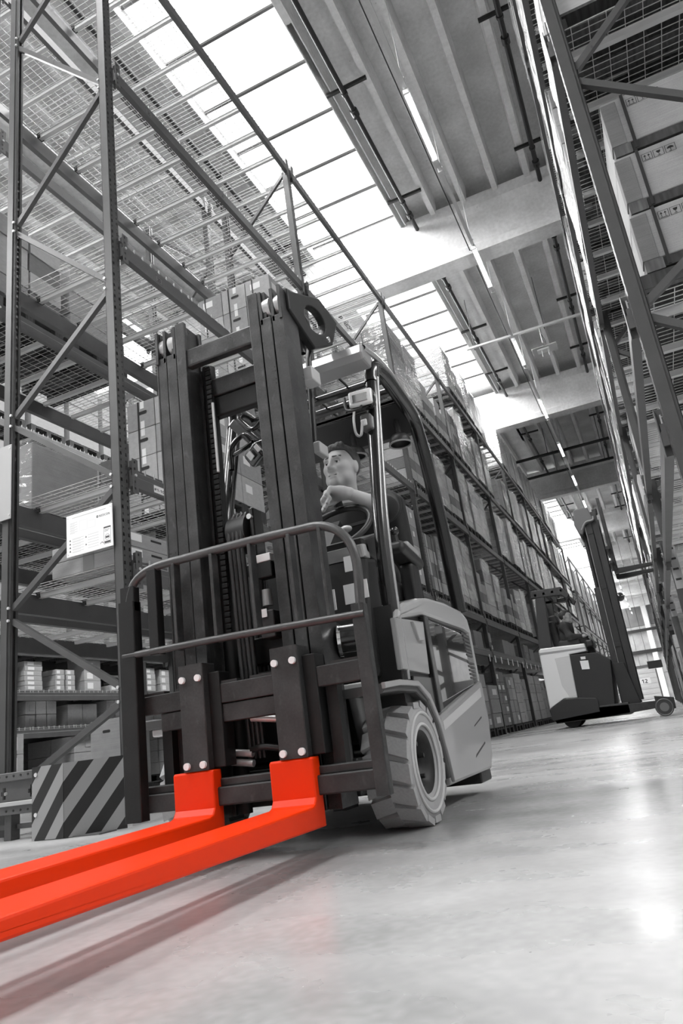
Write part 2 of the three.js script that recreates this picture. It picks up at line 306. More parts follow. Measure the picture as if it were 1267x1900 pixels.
// frames at z = zs[k]; front face of the posts at x = xf; side = +1: front faces +x, -1: front faces -x
function rack(label, xf, side, zs, o = {}) {
  const t = thing('pallet_rack', label, 'rack', [xf, 0, zs[0]]);
  const inner = new THREE.Group();                     // parts are placed in a frame whose +x points out of the rack
  const P = (name, g, m, x, y, z, parent) => { const q = mesh(name, g, m, parent || t); q.position.set(side * x, y, z - (parent ? 0 : zs[0])); if (side < 0) q.rotation.y = Math.PI; return q; };
  const sub = (par, name, g, m, x, y, z) => { const q = mesh(name, g, m, par); q.position.set(x, y, z); return q; };
  const nearZ = o.near ?? -12, lev = o.levels || LEV;
  zs.forEach((z, k) => {
    const near = z > nearZ, pg = near ? POST_PERF : POST_PLAIN;
    const f = P('upright_frame', uvm(bx(POST_D + 0.04, 0.012, POST_W + 0.05, 0, 0, 0)), M.zinc, -POST_D / 2, 0.006, z);   // the foot plate carries posts and braces
    sub(f, 'post', pg, M.post, 0, 0, 0);
    const rp = sub(f, 'post', pg, M.post, -(DEPTH - POST_D), 0, 0); rp.rotation.y = Math.PI;
    for (let i = 0; i + 1 < NODES.length; i++) {
      const [a, ya] = NODES[i], [b, yb] = NODES[i + 1];
      const xa = a ? -(DEPTH - POST_D) + 0.035 : -0.035, xb = b ? -(DEPTH - POST_D) + 0.035 : -0.035;
      mesh('brace', uvm(rod(V(xa, ya - 0.045, 0), V(xb, yb + 0.045, 0), 0.038, 0.042)), M.brace, f);
      if (near) for (const [x, y] of [[xa, ya - 0.045], [xb, yb + 0.045]]) sub(f, 'bolt', boltG, M.bolt, x - (x < -0.5 ? 0 : 0), y, POST_W / 2 + 0.002);
    }
  });
  for (let k = 0; k + 1 < zs.length; k++) {
    const zc = (zs[k] + zs[k + 1]) / 2, near = zs[k] > nearZ;
    const levels = (o.bayLevels && o.bayLevels[k]) || lev;
    for (const y of levels) {
      for (const [x, fl] of [[0.004, 0], [-DEPTH - 0.004, 1]]) {
        const bm = P('beam', BEAM_G, M.beam, x, y, zc); if (fl) bm.rotation.y += Math.PI;
        if (near) for (const s of [-1, 1]) { const c = sub(bm, 'connector', connectorG, M.beam, 0, 0, s * (BAYW - POST_W - 0.07) / 2); if (s > 0) { sub(bm, 'connector_slot', connHoleG, M.black, 0, 0, s * (BAYW - POST_W - 0.07) / 2); sub(bm, 'bolt', boltGx, M.bolt, 0.032, -0.065, s * (BAYW - POST_W - 0.07) / 2); } }
      }
      if (o.noDeck && o.noDeck(k, y)) continue;
      if (near || zs[k] > -8) for (let i = 0; i < 4; i++) {
        const d = P('wire_deck', DECK_G, M.wire, 0.006, y + 0.006, zc + (i - 1.5) * PANEL * 1.0);
        for (const s of [-0.24, 0.24]) { sub(d, 'support_bar', BAR_G, M.zinc, -DEPTH / 2, -0.002, s * PANEL / 0.9); sub(d, 'bar_end', CAP_G, M.rubberCap, -DEPTH + 0.05, 0, s * PANEL / 0.9); }
      } else {
        const d = P('wire_deck', DECK_FAR, M.wire, 0, y + 0.006, zc);
        for (let i = 0; i < 8; i++) sub(d, 'support_bar', BAR_G, M.zinc, -DEPTH / 2, -0.002, (i - 3.5) * 0.45);
      }
    }
  }
  return t;
}
const frames = (z, n, w = BAYW) => Array.from({ length: n }, (_, i) => z - i * w);
const XA = -3.07, XB = 0.316;                          // aisle faces of the left and right racking
const FZ = -3.69;
rack('grey pallet racking with wire decks along the left of the aisle', XA, 1, frames(FZ, 10));
rack('grey pallet racking standing back to back behind the left rack', XA - DEPTH - 0.25 - DEPTH, -1, frames(FZ, 7), { near: -8 });
rack('tall grey pallet racking close on the right of the aisle', XB, -1, frames(FZ, 11), { near: -8 });
rack('distant pallet racking past the cross passage on the left', XA, 1, frames(FZ - 9 * BAYW - 2.6, 9), { near: 0 });
rack('grey pallet racking across the next aisle, behind the back-to-back rack', -8.92, 1, frames(FZ, 6), { near: 0, levels: [1.1, ...LEV] });
rack('farthest pallet racking on the left, mostly hidden by the others', -8.92 - 2 * DEPTH - 0.25, -1, frames(FZ, 5), { near: 0, levels: [1.1, ...LEV] });
// ---------------------------------------------------------------- palletised goods
const UNIT = uvm(new RoundedBoxGeometry(1, 1, 1, 1, 0.012));
const palletG = (w, d) => {                             // w along z, d along x
  const g = [];
  for (let i = 0; i < 5; i++) g.push(bx(d, 0.022, 0.11, 0, 0.133, -w / 2 + 0.055 + i * (w - 0.11) / 4));
  for (const x of [-1, 0, 1]) { g.push(bx(0.1, 0.022, w, x * (d / 2 - 0.05), 0.111, 0)); for (const z of [-1, 0, 1]) g.push(bx(0.12, 0.078, 0.1, x * (d / 2 - 0.06), 0.061, z * (w / 2 - 0.05))); }
  for (const z of [-1, 0, 1]) g.push(bx(d, 0.022, 0.1, 0, 0.011, z * (w / 2 - 0.05)));
  return uvm(merge(g));
};
const PAL = palletG(0.8, 1.06);
function filmGeo(w, h, d, s) {
  const g = new THREE.BoxGeometry(d, h, w, 6, 9, 6), p = g.attributes.position;
  for (let i = 0; i < p.count; i++) {
    const x = p.getX(i), y = p.getY(i), z = p.getZ(i), n = 0.012 * noise3.noise(x * 3 + s, y * 7, z * 3), k = 1 + n * 2.2 / Math.max(w, 0.6);
    p.setXYZ(i, x * k, y + 0.5 * n, z * k);
  }
  g.computeVertexNormals(); return uvm(g);
}
const WHITE_PRINT = mat(0.8, 0.6), SHADES = [M.card, M.cardDark, M.cardLight, mat(0.3, 0.8, 0, { map: tCard }), mat(0.44, 0.8, 0, { map: tCard })];
// a load: cartons in nx (depth) x nz (width) x ny layers on a wooden pallet; returns a detached group
function makeLoad({ w = 0.8, d = 1.04, h = 1.25, nx = 2, nz = 2, ny = 5, film = true, tone = 0, label = 0, straps = 0, pal = true, woodM = M.woodDark, mix = 0 }) {
  const o = new THREE.Group(), y0 = pal ? 0.146 : 0.002, sx = d / nx, sz = w / nz, sy = h / ny;
  if (pal) mesh('pallet', PAL, woodM, o);
  for (let k = 0; k < ny; k++) for (let i = 0; i < nx; i++) for (let j = 0; j < nz; j++) {
    if (nx > 2 && i > 0 && i < nx - 1 && nz > 2 && j > 0 && j < nz - 1 && k < ny - 1) continue;
    if (k === ny - 1 && rnd() < mix) continue;
    const c = mesh('carton', UNIT, SHADES[(tone + (rnd() < 0.34 ? 1 + Math.floor(rnd() * 4) : 0)) % 5], o);
    c.scale.set(sx - 0.012 - rnd() * 0.02, sy - 0.007, sz - 0.012 - rnd() * 0.02);
    c.position.set(-d / 2 + (i + 0.5) * sx + rr(-0.004, 0.004), y0 + (k + 0.5) * sy, -w / 2 + (j + 0.5) * sz + rr(-0.004, 0.004));
    if (label && rnd() < label) {                       // white address labels on the aisle side
      if (i === nx - 1) { const l = mesh('label', bx(0.003, sy * 0.42, sz * 0.45, 0, 0, 0), WHITE_PRINT, o); l.position.set(d / 2 - 0.001, y0 + (k + 0.5) * sy, -w / 2 + (j + 0.5) * sz + rr(-0.05, 0.05)); }
    }
  }
  for (let s = 0; s < straps; s++) { const z = -w / 2 + w * (s + 0.5) / straps; mesh('strap', [bx(d + 0.006, 0.004, 0.018, 0, y0 + h, z), bx(0.004, h, 0.018, d / 2 + 0.001, y0 + h / 2, z), bx(0.004, h, 0.018, -d / 2 - 0.001, y0 + h / 2, z)], M.tapeBand, o); }
  if (film) { const f = mesh('stretch_film', filmGeo(w + 0.02, h + 0.03, d + 0.02, rnd() * 50), M.film, o); f.position.y = y0 + h / 2; }
  return o;
}
function farLoad(o) {                                   // the same goods with the cartons of one tone joined, for pallets far down the aisle
  const r = new THREE.Group(), by = new Map();
  o.updateMatrixWorld(true);
  o.traverse(c => { if (!c.isMesh) return; const key = c.name === 'stretch_film' ? 'film' : c.name === 'pallet' ? 'pallet' : 'cartons'; if (!by.has(key)) by.set(key, [[], c.material]); by.get(key)[0].push(flat(c.geometry.clone()).applyMatrix4(c.matrix)); });
  for (const [k, [g, m]] of by) mesh(k === 'film' ? 'stretch_film' : k === 'pallet' ? 'pallet' : 'carton_stack', merge(g), m, r);
  return r;
}
const PROTO = [
  makeLoad({ h: 1.22, ny: 6, tone: 0 }), makeLoad({ h: 1.30, ny: 5, tone: 4, nz: 1, label: 0.2 }), makeLoad({ h: 1.08, ny: 5, tone: 1, nz: 2 }),
  makeLoad({ h: 1.36, ny: 8, tone: 3, nx: 3, nz: 2 }), makeLoad({ h: 1.0, ny: 4, tone: 2, film: false, nz: 2, straps: 2 }), makeLoad({ h: 1.25, ny: 7, tone: 4, nz: 3, nx: 2 }),
  makeLoad({ h: 0.86, ny: 4, tone: 2, nz: 2, film: false, mix: 0.3 }), makeLoad({ h: 1.4, ny: 6, tone: 0, nz: 2, label: 0.25, w: 0.76 }), makeLoad({ h: 1.15, ny: 3, tone: 4, nz: 1, nx: 1 }),
  makeLoad({ h: 1.3, ny: 9, tone: 2, nz: 2, nx: 2, w: 0.74 }),
];
const PROTO_FLOOR = [makeLoad({ h: 1.0, ny: 4, tone: 0, film: false, label: 0.4 }), makeLoad({ h: 0.8, ny: 3, tone: 4, film: false, label: 0.3, nz: 1 }), makeLoad({ h: 1.1, ny: 5, tone: 3, film: false, label: 0.5, nz: 2 })];
const PROTO_LOW = [makeLoad({ h: 0.36, ny: 1, nx: 2, nz: 2, tone: 0, film: false, pal: false, w: 0.7, d: 0.9 }), makeLoad({ h: 0.42, ny: 2, nx: 2, nz: 3, tone: 4, film: false, pal: false, w: 0.66, d: 0.9, label: 0.3 })];
const FAR = new Map();
const KIND = ['film-wrapped carton stack', 'stacked cartons', 'pallet of cartons'];
function place(proto, x, y, z, side, label, group, far) {
  let src = proto; if (far) { if (!FAR.has(proto)) FAR.set(proto, farLoad(proto)); src = FAR.get(proto); }
  const o = src.clone(); o.name = numbered('pallet_load'); o.position.set(x, y, z); o.rotation.y = (side < 0 ? Math.PI : 0) + rr(-0.018, 0.018); scene.add(o); tag(o, label, 'pallet load', group); return o;
}
const LN = { 0: 'on the floor', 1.66: 'on the lowest level', 2.345: 'on the second level', 4.285: 'on the third level', 6.11: 'on the fourth level', 8.05: 'on the top level' };
function fill(rackName, xf, side, bays, y, skip, protos, farZ = -20, jit = 0.05) {
  let n = 0;
  for (const k of bays) for (let i = 0; i < 4; i++) {
    const z = FZ - k * BAYW - POST_W / 2 - 0.44 - i * 0.905;
    if (skip && skip(k, i)) continue;
    const p = protos[Math.floor(rnd() * protos.length)];
    const w = p.children.some(c => c.name === 'stretch_film') ? 'film-wrapped cartons' : 'bare cartons';
    place(p, xf - side * (DEPTH / 2 - 0.03 + rr(-0.02, jit)), y + (y ? 0.0145 : 0), z + rr(-0.02, 0.02), side, `${w}, ${rackName}, ${LN[y]}, ${ord[n]} from the camera`, `pallet loads ${LN[y]} of the ${rackName}`, z < farZ);
    n++;
  }
}
const B = (a, b) => Array.from({ length: b - a + 1 }, (_, i) => a + i);
// left of the aisle
fill('left rack', XA, 1, B(3, 8), 8.05, (k, i) => k === 3 && i === 0 || (k === 4 && i > 1), PROTO);
fill('left rack', XA, 1, B(2, 8), 6.11, (k, i) => k === 4 && i === 1, PROTO);
fill('left rack', XA, 1, B(2, 8), 4.285, (k, i) => k === 3 && i === 3, PROTO);
fill('left rack', XA, 1, B(2, 8), 2.345, (k, i) => k === 4 && i > 2, PROTO);
fill('left rack', XA, 1, B(2, 6), 1.66, (k, i) => (i + k) % 3 === 1, PROTO_LOW, -17);
fill('left rack', XA, 1, B(2, 6), 0, null, PROTO_FLOOR, -17);
// right of the aisle
fill('right rack', XB, -1, B(1, 6), 8.05, (k, i) => (k * 3 + i) % 11 === 4, PROTO, -14);
fill('right rack', XB, -1, B(0, 6), 6.11, (k, i) => (k * 3 + i) % 13 === 5, PROTO, -14);
fill('right rack', XB, -1, B(0, 6), 4.285, (k, i) => (k * 5 + i) % 12 === 7, PROTO, -14);
fill('right rack', XB, -1, B(1, 6), 2.345, (k, i) => (k * 5 + i) % 9 === 7, PROTO, -14);
fill('right rack', XB, -1, B(2, 4), 0, null, PROTO_FLOOR, -10);
const BARE = [PROTO[4], PROTO[6], ...PROTO_FLOOR];
// behind the left rack
const XC = XA - 2 * DEPTH - 0.25;
fill('back-to-back rack', XC, -1, B(2, 2), 6.11, null, BARE, -8);
fill('back-to-back rack', XC, -1, B(0, 2), 4.285, (k, i) => (k === 0 && i > 1), BARE, -8);
fill('back-to-back rack', XC, -1, B(0, 2), 2.345, (k, i) => (k + i) % 5 === 3 || (k === 0 && i < 2), BARE, -8);
fill('back-to-back rack', XC, -1, B(1, 3), 0, (k, i) => k === 1 && i < 2, PROTO_FLOOR, -6);
function distantGoods(label, list) {                    // pallets too far off or too hidden to be told apart
  const by = new Map(), m4 = new THREE.Matrix4(), q = new THREE.Quaternion(), e = new THREE.Euler();
  for (const [p, x, y, z, side] of list) {
    if (!FAR.has(p)) FAR.set(p, farLoad(p));
    m4.compose(V(x, y, z), q.setFromEuler(e.set(0, side < 0 ? Math.PI : 0, 0)), V(1, 1, 1));
    for (const c of FAR.get(p).children) { if (c.name === 'stretch_film') continue; const k = c.name === 'pallet' ? 'pallets' : 'cartons_' + c.material.uuid; if (!by.has(k)) by.set(k, [[], c.material]); by.get(k)[0].push(flat(c.geometry.clone()).applyMatrix4(m4)); }
  }
  const t = thing('distant_goods', label, 'goods'); t.userData.kind = 'stuff';
  for (const [k, [g, m]] of by) mesh(k === 'pallets' ? 'pallets' : 'cartons', merge(g), m, t);
}
{
  const L3 = [], R9 = [], D2 = [];
  for (const y of [0, 2.345, 4.285, 6.11]) for (let k = 0; k < 5; k++) for (let i = 0; i < 4; i++) {
    const z = FZ - k * BAYW - 0.48 - i * 0.905;
    if (!(y === 0 && k < 3 && (i + k) % 2 === 0) && !(k === 1 && i < 2 && y === 0)) L3.push([(y > 3 ? PROTO : PROTO_FLOOR)[(k * 7 + i * 3) % 3], -8.92 - DEPTH / 2, y ? y + 0.0145 : 0, z, 1]);
    if (k < 4 && y < 5) L3.push([PROTO_FLOOR[(k + i) % 3], -8.92 - DEPTH * 1.5 - 0.25, y ? y + 0.0145 : 0, z, -1]);
  }
  for (const y of [1.1, 1.66]) for (let k = 0; k < 4; k++) for (let i = 0; i < 4; i++) { const z = FZ - k * BAYW - 0.48 - i * 0.905; if (y < 1.5) L3.push([PROTO_LOW[i % 2], -8.92 - DEPTH / 2 - 0.1, y + 0.0145, z, 1]); L3.push([PROTO_LOW[(i + k) % 2], -8.92 - DEPTH * 1.5 - 0.25, y + 0.0145, z, -1]); }
  for (const y of [2.345, 4.285, 6.11, 8.05]) for (let k = 7; k < 10; k++) for (let i = 0; i < 4; i++) R9.push([PROTO[(k * 3 + i * 7) % 10], XB + DEPTH / 2, y + 0.0145, FZ - k * BAYW - 0.48 - i * 0.905, -1]);
  const z0 = FZ - 9 * BAYW - 2.6;
  for (const y of [1.66, 4.285, 6.11]) for (let k = 0; k < 7; k++) for (let i = 0; i < 4; i++) if ((k + i + (y > 5 ? 1 : 0)) % 3) D2.push([PROTO[(k * 3 + i) % 10], XA - DEPTH / 2, y + 0.0145, z0 - k * BAYW - 0.48 - i * 0.905, 1]);
  distantGoods('cartons on the racks across the next aisle, mostly in shade', L3);
  distantGoods('cartons at the far end of the right rack', R9);
  distantGoods('cartons on the distant rack past the cross passage', D2);
}

// ---------------------------------------------------------------- goods near the camera, one by one
function cartonStack(name, label, category, pos, rows, o = {}) {  // rows: [w(x), h, d(z), dx, dz, material]
  const t = thing(name, label, category, pos, o.group); return t;
}
const handleSlot = (w, h) => { const s = new THREE.Shape(); const r = h / 2; s.absarc(-w / 2 + r, 0, r, Math.PI / 2, Math.PI * 1.5); s.absarc(w / 2 - r, 0, r, -Math.PI / 2, Math.PI / 2); return new THREE.ShapeGeometry(s, 6); };
const SLOT = handleSlot(0.11, 0.032);
function handleLoad(label, x0, x1, z0, z1, yb, top, cols, layers, colZ, o = {}) {  // cartons with hand slots, taped and strapped
  const t = thing('pallet_load', label, 'pallet load', [(x0 + x1) / 2, yb, (z0 + z1) / 2]);
  const d = x1 - x0, w = z0 - z1, y0 = 0.146, h = top - yb - y0, sx = d / cols, sy = h / layers, sz = w / colZ;
  const pl = mesh('pallet', PAL, M.woodDark, t); pl.scale.set(d / 1.06, 1, w / 0.8);
  for (let k = 0; k < layers; k++) for (let i = 0; i < cols; i++) for (let j = 0; j < colZ; j++) {
    const c = mesh('carton', UNIT, (i + k) % 3 ? M.cardLight : SHADES[4], t);
    c.scale.set(sx - 0.008, sy - 0.005, sz - 0.008);
    const cx = -d / 2 + (i + 0.5) * sx, cyy = y0 + (k + 0.5) * sy, cz = -w / 2 + (j + 0.5) * sz; c.position.set(cx, cyy, cz);
    if (j === colZ - 1) {                              // camera-facing side: slot, tape, label
      const zf = cz + sz / 2 - 0.002;
      if (i % 2 === (o.phase || 0)) { const s = mesh('hand_slot', SLOT, M.print, t); s.position.set(cx + 0.02, cyy + sy * 0.08, zf + 0.0015); for (const e of [0.36, -0.36]) { const q = mesh('tape', new THREE.PlaneGeometry(0.045, sy * 0.26), M.paper, t); q.position.set(cx + 0.02, cyy + e * sy, zf + 0.001); } }
      else { const l = mesh('label', new THREE.PlaneGeometry(sx * 0.4, sy * 0.26), M.paper, t); l.position.set(cx - 0.03, cyy + sy * 0.2, zf + 0.001); }
    }
    if (i === cols - 1) { const l = mesh('label', new THREE.PlaneGeometry(sz * 0.3, sy * 0.28), M.paper, t); l.rotation.y = Math.PI / 2; l.position.set(cx + sx / 2 - 0.002, cyy + sy * 0.1, cz + sz * 0.2); }
  }
  for (let s = 0; s < cols; s++) { const x = -d / 2 + (s + (o.strapAt || 0.5)) * sx; mesh('strap', [bx(0.018, h, 0.004, x, y0 + h / 2, w / 2 - 0.001), bx(0.018, 0.004, w, x, top - yb + 0.0, 0)], M.tapeBand, t); }
  return t;
}
handleLoad('strapped cartons with hand slots on a pallet just behind the mast, second level', -4.1, -3.12, -5.0, -5.8, 2.359, 3.66, 3, 4, 2, { strapAt: 0.42 });
handleLoad('strapped cartons with hand slots above the mast top, third level', -4.15, -3.13, -6.5, -7.25, 4.299, 5.74, 3, 4, 2, { phase: 1, strapAt: 0.3 });
handleLoad('stacked plain cartons behind the driver seat, second level of left rack', -4.1, -3.12, -10.4, -11.0, 2.359, 3.80, 2, 4, 2, {});
{ // two flat cartons with labels beside the first upright
  for (let k = 0; k < 2; k++) {
    const t = thing('flat_carton', k ? 'upper flat grey carton under the white sign board' : 'lower flat grey carton on the wire deck beside the first upright', 'carton', [-3.46, 1.676 + k * 0.112, -4.05]);
    mesh('box', uvm(rb(0.68, 0.11, 0.6, 0.006, 0, 0.055, 0)), M.card, t);
    const l = mesh('label', new THREE.PlaneGeometry(0.12, 0.055), M.paper, t); l.rotation.y = Math.PI / 2; l.position.set(0.3415, 0.07, 0.2);
    mesh('print', bx(0.001, 0.016, 0.12, 0.341, 0.075, -0.02), M.print, t);
    mesh('tape', bx(0.1, 0.001, 0.601, 0, 0.11, 0), M.tape, t);
    const f = mesh('tape', bx(0.1, 0.108, 0.002, 0, 0.055, 0.3), M.tape, t);
  }
}
{ // three long export cartons on wooden runners in the right rack
  const sym = canvasTex(512, 256, (c, W, H) => {
    c.clearRect(0, 0, W, H); c.strokeStyle = c.fillStyle = '#222'; c.lineWidth = 7;
    for (let i = 0; i < 3; i++) c.strokeRect(20 + i * 165, 40, 140, 150);
    for (const dx of [0, 55]) { c.beginPath(); c.moveTo(62 + dx, 165); c.lineTo(62 + dx, 80); c.stroke(); c.beginPath(); c.moveTo(42 + dx, 100); c.lineTo(62 + dx, 62); c.lineTo(82 + dx, 100); c.fill(); } c.fillRect(40, 168, 100, 8);
    c.beginPath(); c.moveTo(225, 70); c.lineTo(285, 70); c.quadraticCurveTo(285, 120, 255, 125); c.quadraticCurveTo(225, 120, 225, 70); c.fill(); c.fillRect(251, 120, 8, 45); c.fillRect(232, 165, 46, 8);
    c.beginPath(); c.arc(420, 120, 48, Math.PI, 0); c.fill(); c.fillRect(416, 115, 8, 55); c.beginPath(); c.arc(410, 168, 12, 0, Math.PI); c.stroke();
  });
  const symM = mat(1, 0.8, 0, { map: sym, transparent: true });
  const code = canvasTex(256, 192, (c, W, H) => { c.fillStyle = '#f2f2f2'; c.fillRect(0, 0, W, H); c.fillStyle = '#111'; let x = 30; let s = 7; while (x < 220) { s = (s * 73 + 11) % 97; c.fillRect(x, 40, 2 + s % 5, 70); x += 5 + s % 9; } c.font = 'bold 40px sans-serif'; c.fillText('00135', 60, 165); });
  const codeM = mat(1, 0.6, 0, { map: code });
  const pos = ['bottom', 'middle', 'top'];
  [[2.60, 3.0], [3.005, 3.41], [3.415, 3.83]].forEach(([a, b], k) => {
    const x0 = 0.47 + 0.012 * k, x1 = 1.36, z0 = -3.95, z1 = -5.6, t = thing('export_carton', `${pos[k]} of three long strapped cartons on wooden runners in the right rack`, 'carton', [0.9, a, -4.8], 'long cartons in the right rack');
    put(t, 'box', uvm(span(x0, x1, a + 0.075, b, z0, z1, 0.008)), M.card);
    put(t, 'corner_board', uvm(span(x0 - 0.006, x0 + 0.085, a + 0.075, b - 0.02, z0 + 0.006, z0 - 0.1, 0.004)), M.cardDark);
    put(t, 'base_frame', uvm(span(x0 + 0.1, x1, a + 0.012, a + 0.073, z0 - 0.004, z1, 0.004)), M.woodDark);
    put(t, 'runner', uvm(span(x0, x0 + 0.1, a, a + 0.074, z0 + 0.004, z1)), M.wood); put(t, 'runner', uvm(span(x1 - 0.1, x1, a, a + 0.074, z0 + 0.004, z1)), M.wood);
    for (const x of [x0 + 0.115, x0 + 0.5]) put(t, 'strap', [span(x, x + 0.018, a + 0.012, b + 0.003, z0 + 0.012, z0 + 0.006), span(x, x + 0.018, b, b + 0.004, z0 + 0.01, z1)], M.tapeBand);
    const p = mesh('handling_marks', new THREE.PlaneGeometry(0.2, 0.085), symM, t); p.position.set(x0 + 0.235 - 0.9, b - 0.07 - a, z0 + 0.002 + 4.8);
    const q = mesh('barcode_label', new THREE.PlaneGeometry(0.15, 0.11), codeM, t); q.position.set(x0 + 0.62 - 0.9, b - 0.13 - a, z0 + 0.002 + 4.8);
  });
  const p = thing('pallet', 'dark wooden pallet under the long strapped cartons', 'pallet', [0.88, 2.36, -4.8]);
  const q = palletG(1.7, 1.08); mesh('deck', q, M.woodDark, p); mesh('board', uvm(bx(1.08, 0.09, 1.7, 0, 0.191, 0)), M.woodDark, p);
}
{ // small cartons on the shelf across the next aisle
  const spots = [[-7.95, 0.34, 6, 0.09], [-8.45, 0.36, 6, 0.075], [-9.0, 0.2, 4, 0.085], [-9.23, 0.2, 4, 0.085], [-9.75, 0.4, 4, 0.17], [-10.3, 0.3, 1, 0.1], [-11.3, 0.3, 4, 0.11], [-11.75, 0.32, 3, 0.14]];
  spots.forEach(([z, w, n, h], i) => { for (let k = 0; k < n; k++) {
    const t = thing('small_carton', `small light carton on the far shelf, ${ord[i]} stack, ${ord[k]} from below`, 'carton', [-9.15, 1.676 + k * h, z + rr(-0.01, 0.01)], 'small cartons on the low shelf');
    mesh('box', uvm(rb(0.38, h - 0.003, w - 0.01, 0.004, 0, h / 2, 0)), M.cardLight, t); mesh('label', bx(0.002, h * 0.6, w * 0.35, 0.191, h / 2, w * 0.15), M.paper, t);
  } });
  for (let k = 0; k < 3; k++) { const t = thing('labelled_carton', `${['bottom', 'middle', 'top'][k]} of three labelled grey cartons seen beside the rear post`, 'carton', [-9.0, 0.15 + k * 0.29, -7.95], 'three labelled cartons'); mesh('box', uvm(rb(0.4, 0.285, 0.34, 0.006, 0, 0.1425, 0)), M.card, t); mesh('label', bx(0.002, 0.19, 0.1, 0.201, 0.15, 0), M.paper, t); }
  const pd = thing('pallet', 'wooden pallet under the three labelled cartons', 'pallet', [-9.0, 0, -7.95]); mesh('deck', palletG(0.6, 0.7), M.woodDark, pd);
  const c = thing('slotted_carton', 'tall grey carton with a hand slot behind the striped guard plate', 'carton', [-5.77, 0.148, -6.7]);
  mesh('box', uvm(rb(0.42, 0.73, 0.5, 0.008, 0, 0.365, 0)), M.card, c); const s = mesh('hand_slot', SLOT, M.print, c); s.position.set(0.02, 0.6, 0.2505); mesh('tape', bx(0.06, 0.2, 0.002, 0, 0.1, 0.25), M.tape, c);
  const p2 = thing('pallet', 'wooden pallet under the tall carton with a hand slot', 'pallet', [-5.9, 0, -6.8]); mesh('deck', palletG(0.9, 0.9), M.woodDark, p2);
}
// ---------------------------------------------------------------- bodies from smooth distance fields
const smin = (a, b, k) => { const h = Math.max(k - Math.abs(a - b), 0) / k; return Math.min(a, b) - h * h * k * 0.25; };
const smax = (a, b, k) => -smin(-a, -b, k);
function cap(a, b, ra, rb) { const ab = [b[0] - a[0], b[1] - a[1], b[2] - a[2]], l2 = ab[0] ** 2 + ab[1] ** 2 + ab[2] ** 2 || 1e-9; return (x, y, z) => { let t = ((x - a[0]) * ab[0] + (y - a[1]) * ab[1] + (z - a[2]) * ab[2]) / l2; t = t < 0 ? 0 : t > 1 ? 1 : t; return Math.hypot(x - a[0] - ab[0] * t, y - a[1] - ab[1] * t, z - a[2] - ab[2] * t) - (ra + (rb - ra) * t); }; }
const ell = (c, r) => (x, y, z) => { const k = Math.hypot((x - c[0]) / r[0], (y - c[1]) / r[1], (z - c[2]) / r[2]), m = Math.min(...r); return (k - 1) * m * (k < 1 ? 1 : 1.0); };
const join = (list, k) => (x, y, z) => { let d = 9; for (const f of list) d = smin(d, f(x, y, z), k); return d; };
function meshField(f, lo, hi, cell) {                  // marching cubes over a box; returns geometry in the same coordinates
  const size = Math.max(hi[0] - lo[0], hi[1] - lo[1], hi[2] - lo[2]) + 4 * cell, n = Math.ceil(size / cell), c = lo.map((v, i) => (v + hi[i]) / 2), hs = n / 2;
  const mc = new MarchingCubes(n, undefined, false, false, 120000); mc.isolation = 0;
  const q = size / n;
  for (let k = 0; k < n; k++) for (let j = 0; j < n; j++) for (let i = 0; i < n; i++) {
    const x = c[0] + (i - hs) * q, y = c[1] + (j - hs) * q, z = c[2] + (k - hs) * q;
    mc.field[k * n * n + j * n + i] = x < lo[0] - q || x > hi[0] + q || y < lo[1] - q || y > hi[1] + q || z < lo[2] - q || z > hi[2] + q ? -0.05 : -f(x, y, z);
  }
  mc.update();
  const g = new THREE.BufferGeometry(), m = mc.count;
  const p = new Float32Array(mc.positionArray.slice(0, m * 3)), no = new Float32Array(mc.normalArray.slice(0, m * 3));
  for (let i = 0; i < m; i++) { for (let a = 0; a < 3; a++) p[3 * i + a] = c[a] + p[3 * i + a] * hs * q; const l = Math.hypot(no[3 * i], no[3 * i + 1], no[3 * i + 2]) || 1; for (let a = 0; a < 3; a++) no[3 * i + a] /= l; }
  g.setAttribute('position', new THREE.BufferAttribute(p, 3)); g.setAttribute('normal', new THREE.BufferAttribute(no, 3)); g.setAttribute('uv', new THREE.BufferAttribute(new Float32Array(m * 2), 2));
  return g;
}
const skin = phys(0.46, 0.55, { sheen: 0.1 }), hairM = mat(0.07, 0.55), shirtM = mat(0.018, 0.9), trouserM = mat(0.03, 0.9), eyeW = mat(0.7, 0.3), eyeD = mat(0.02, 0.2), lipM = mat(0.32, 0.6);
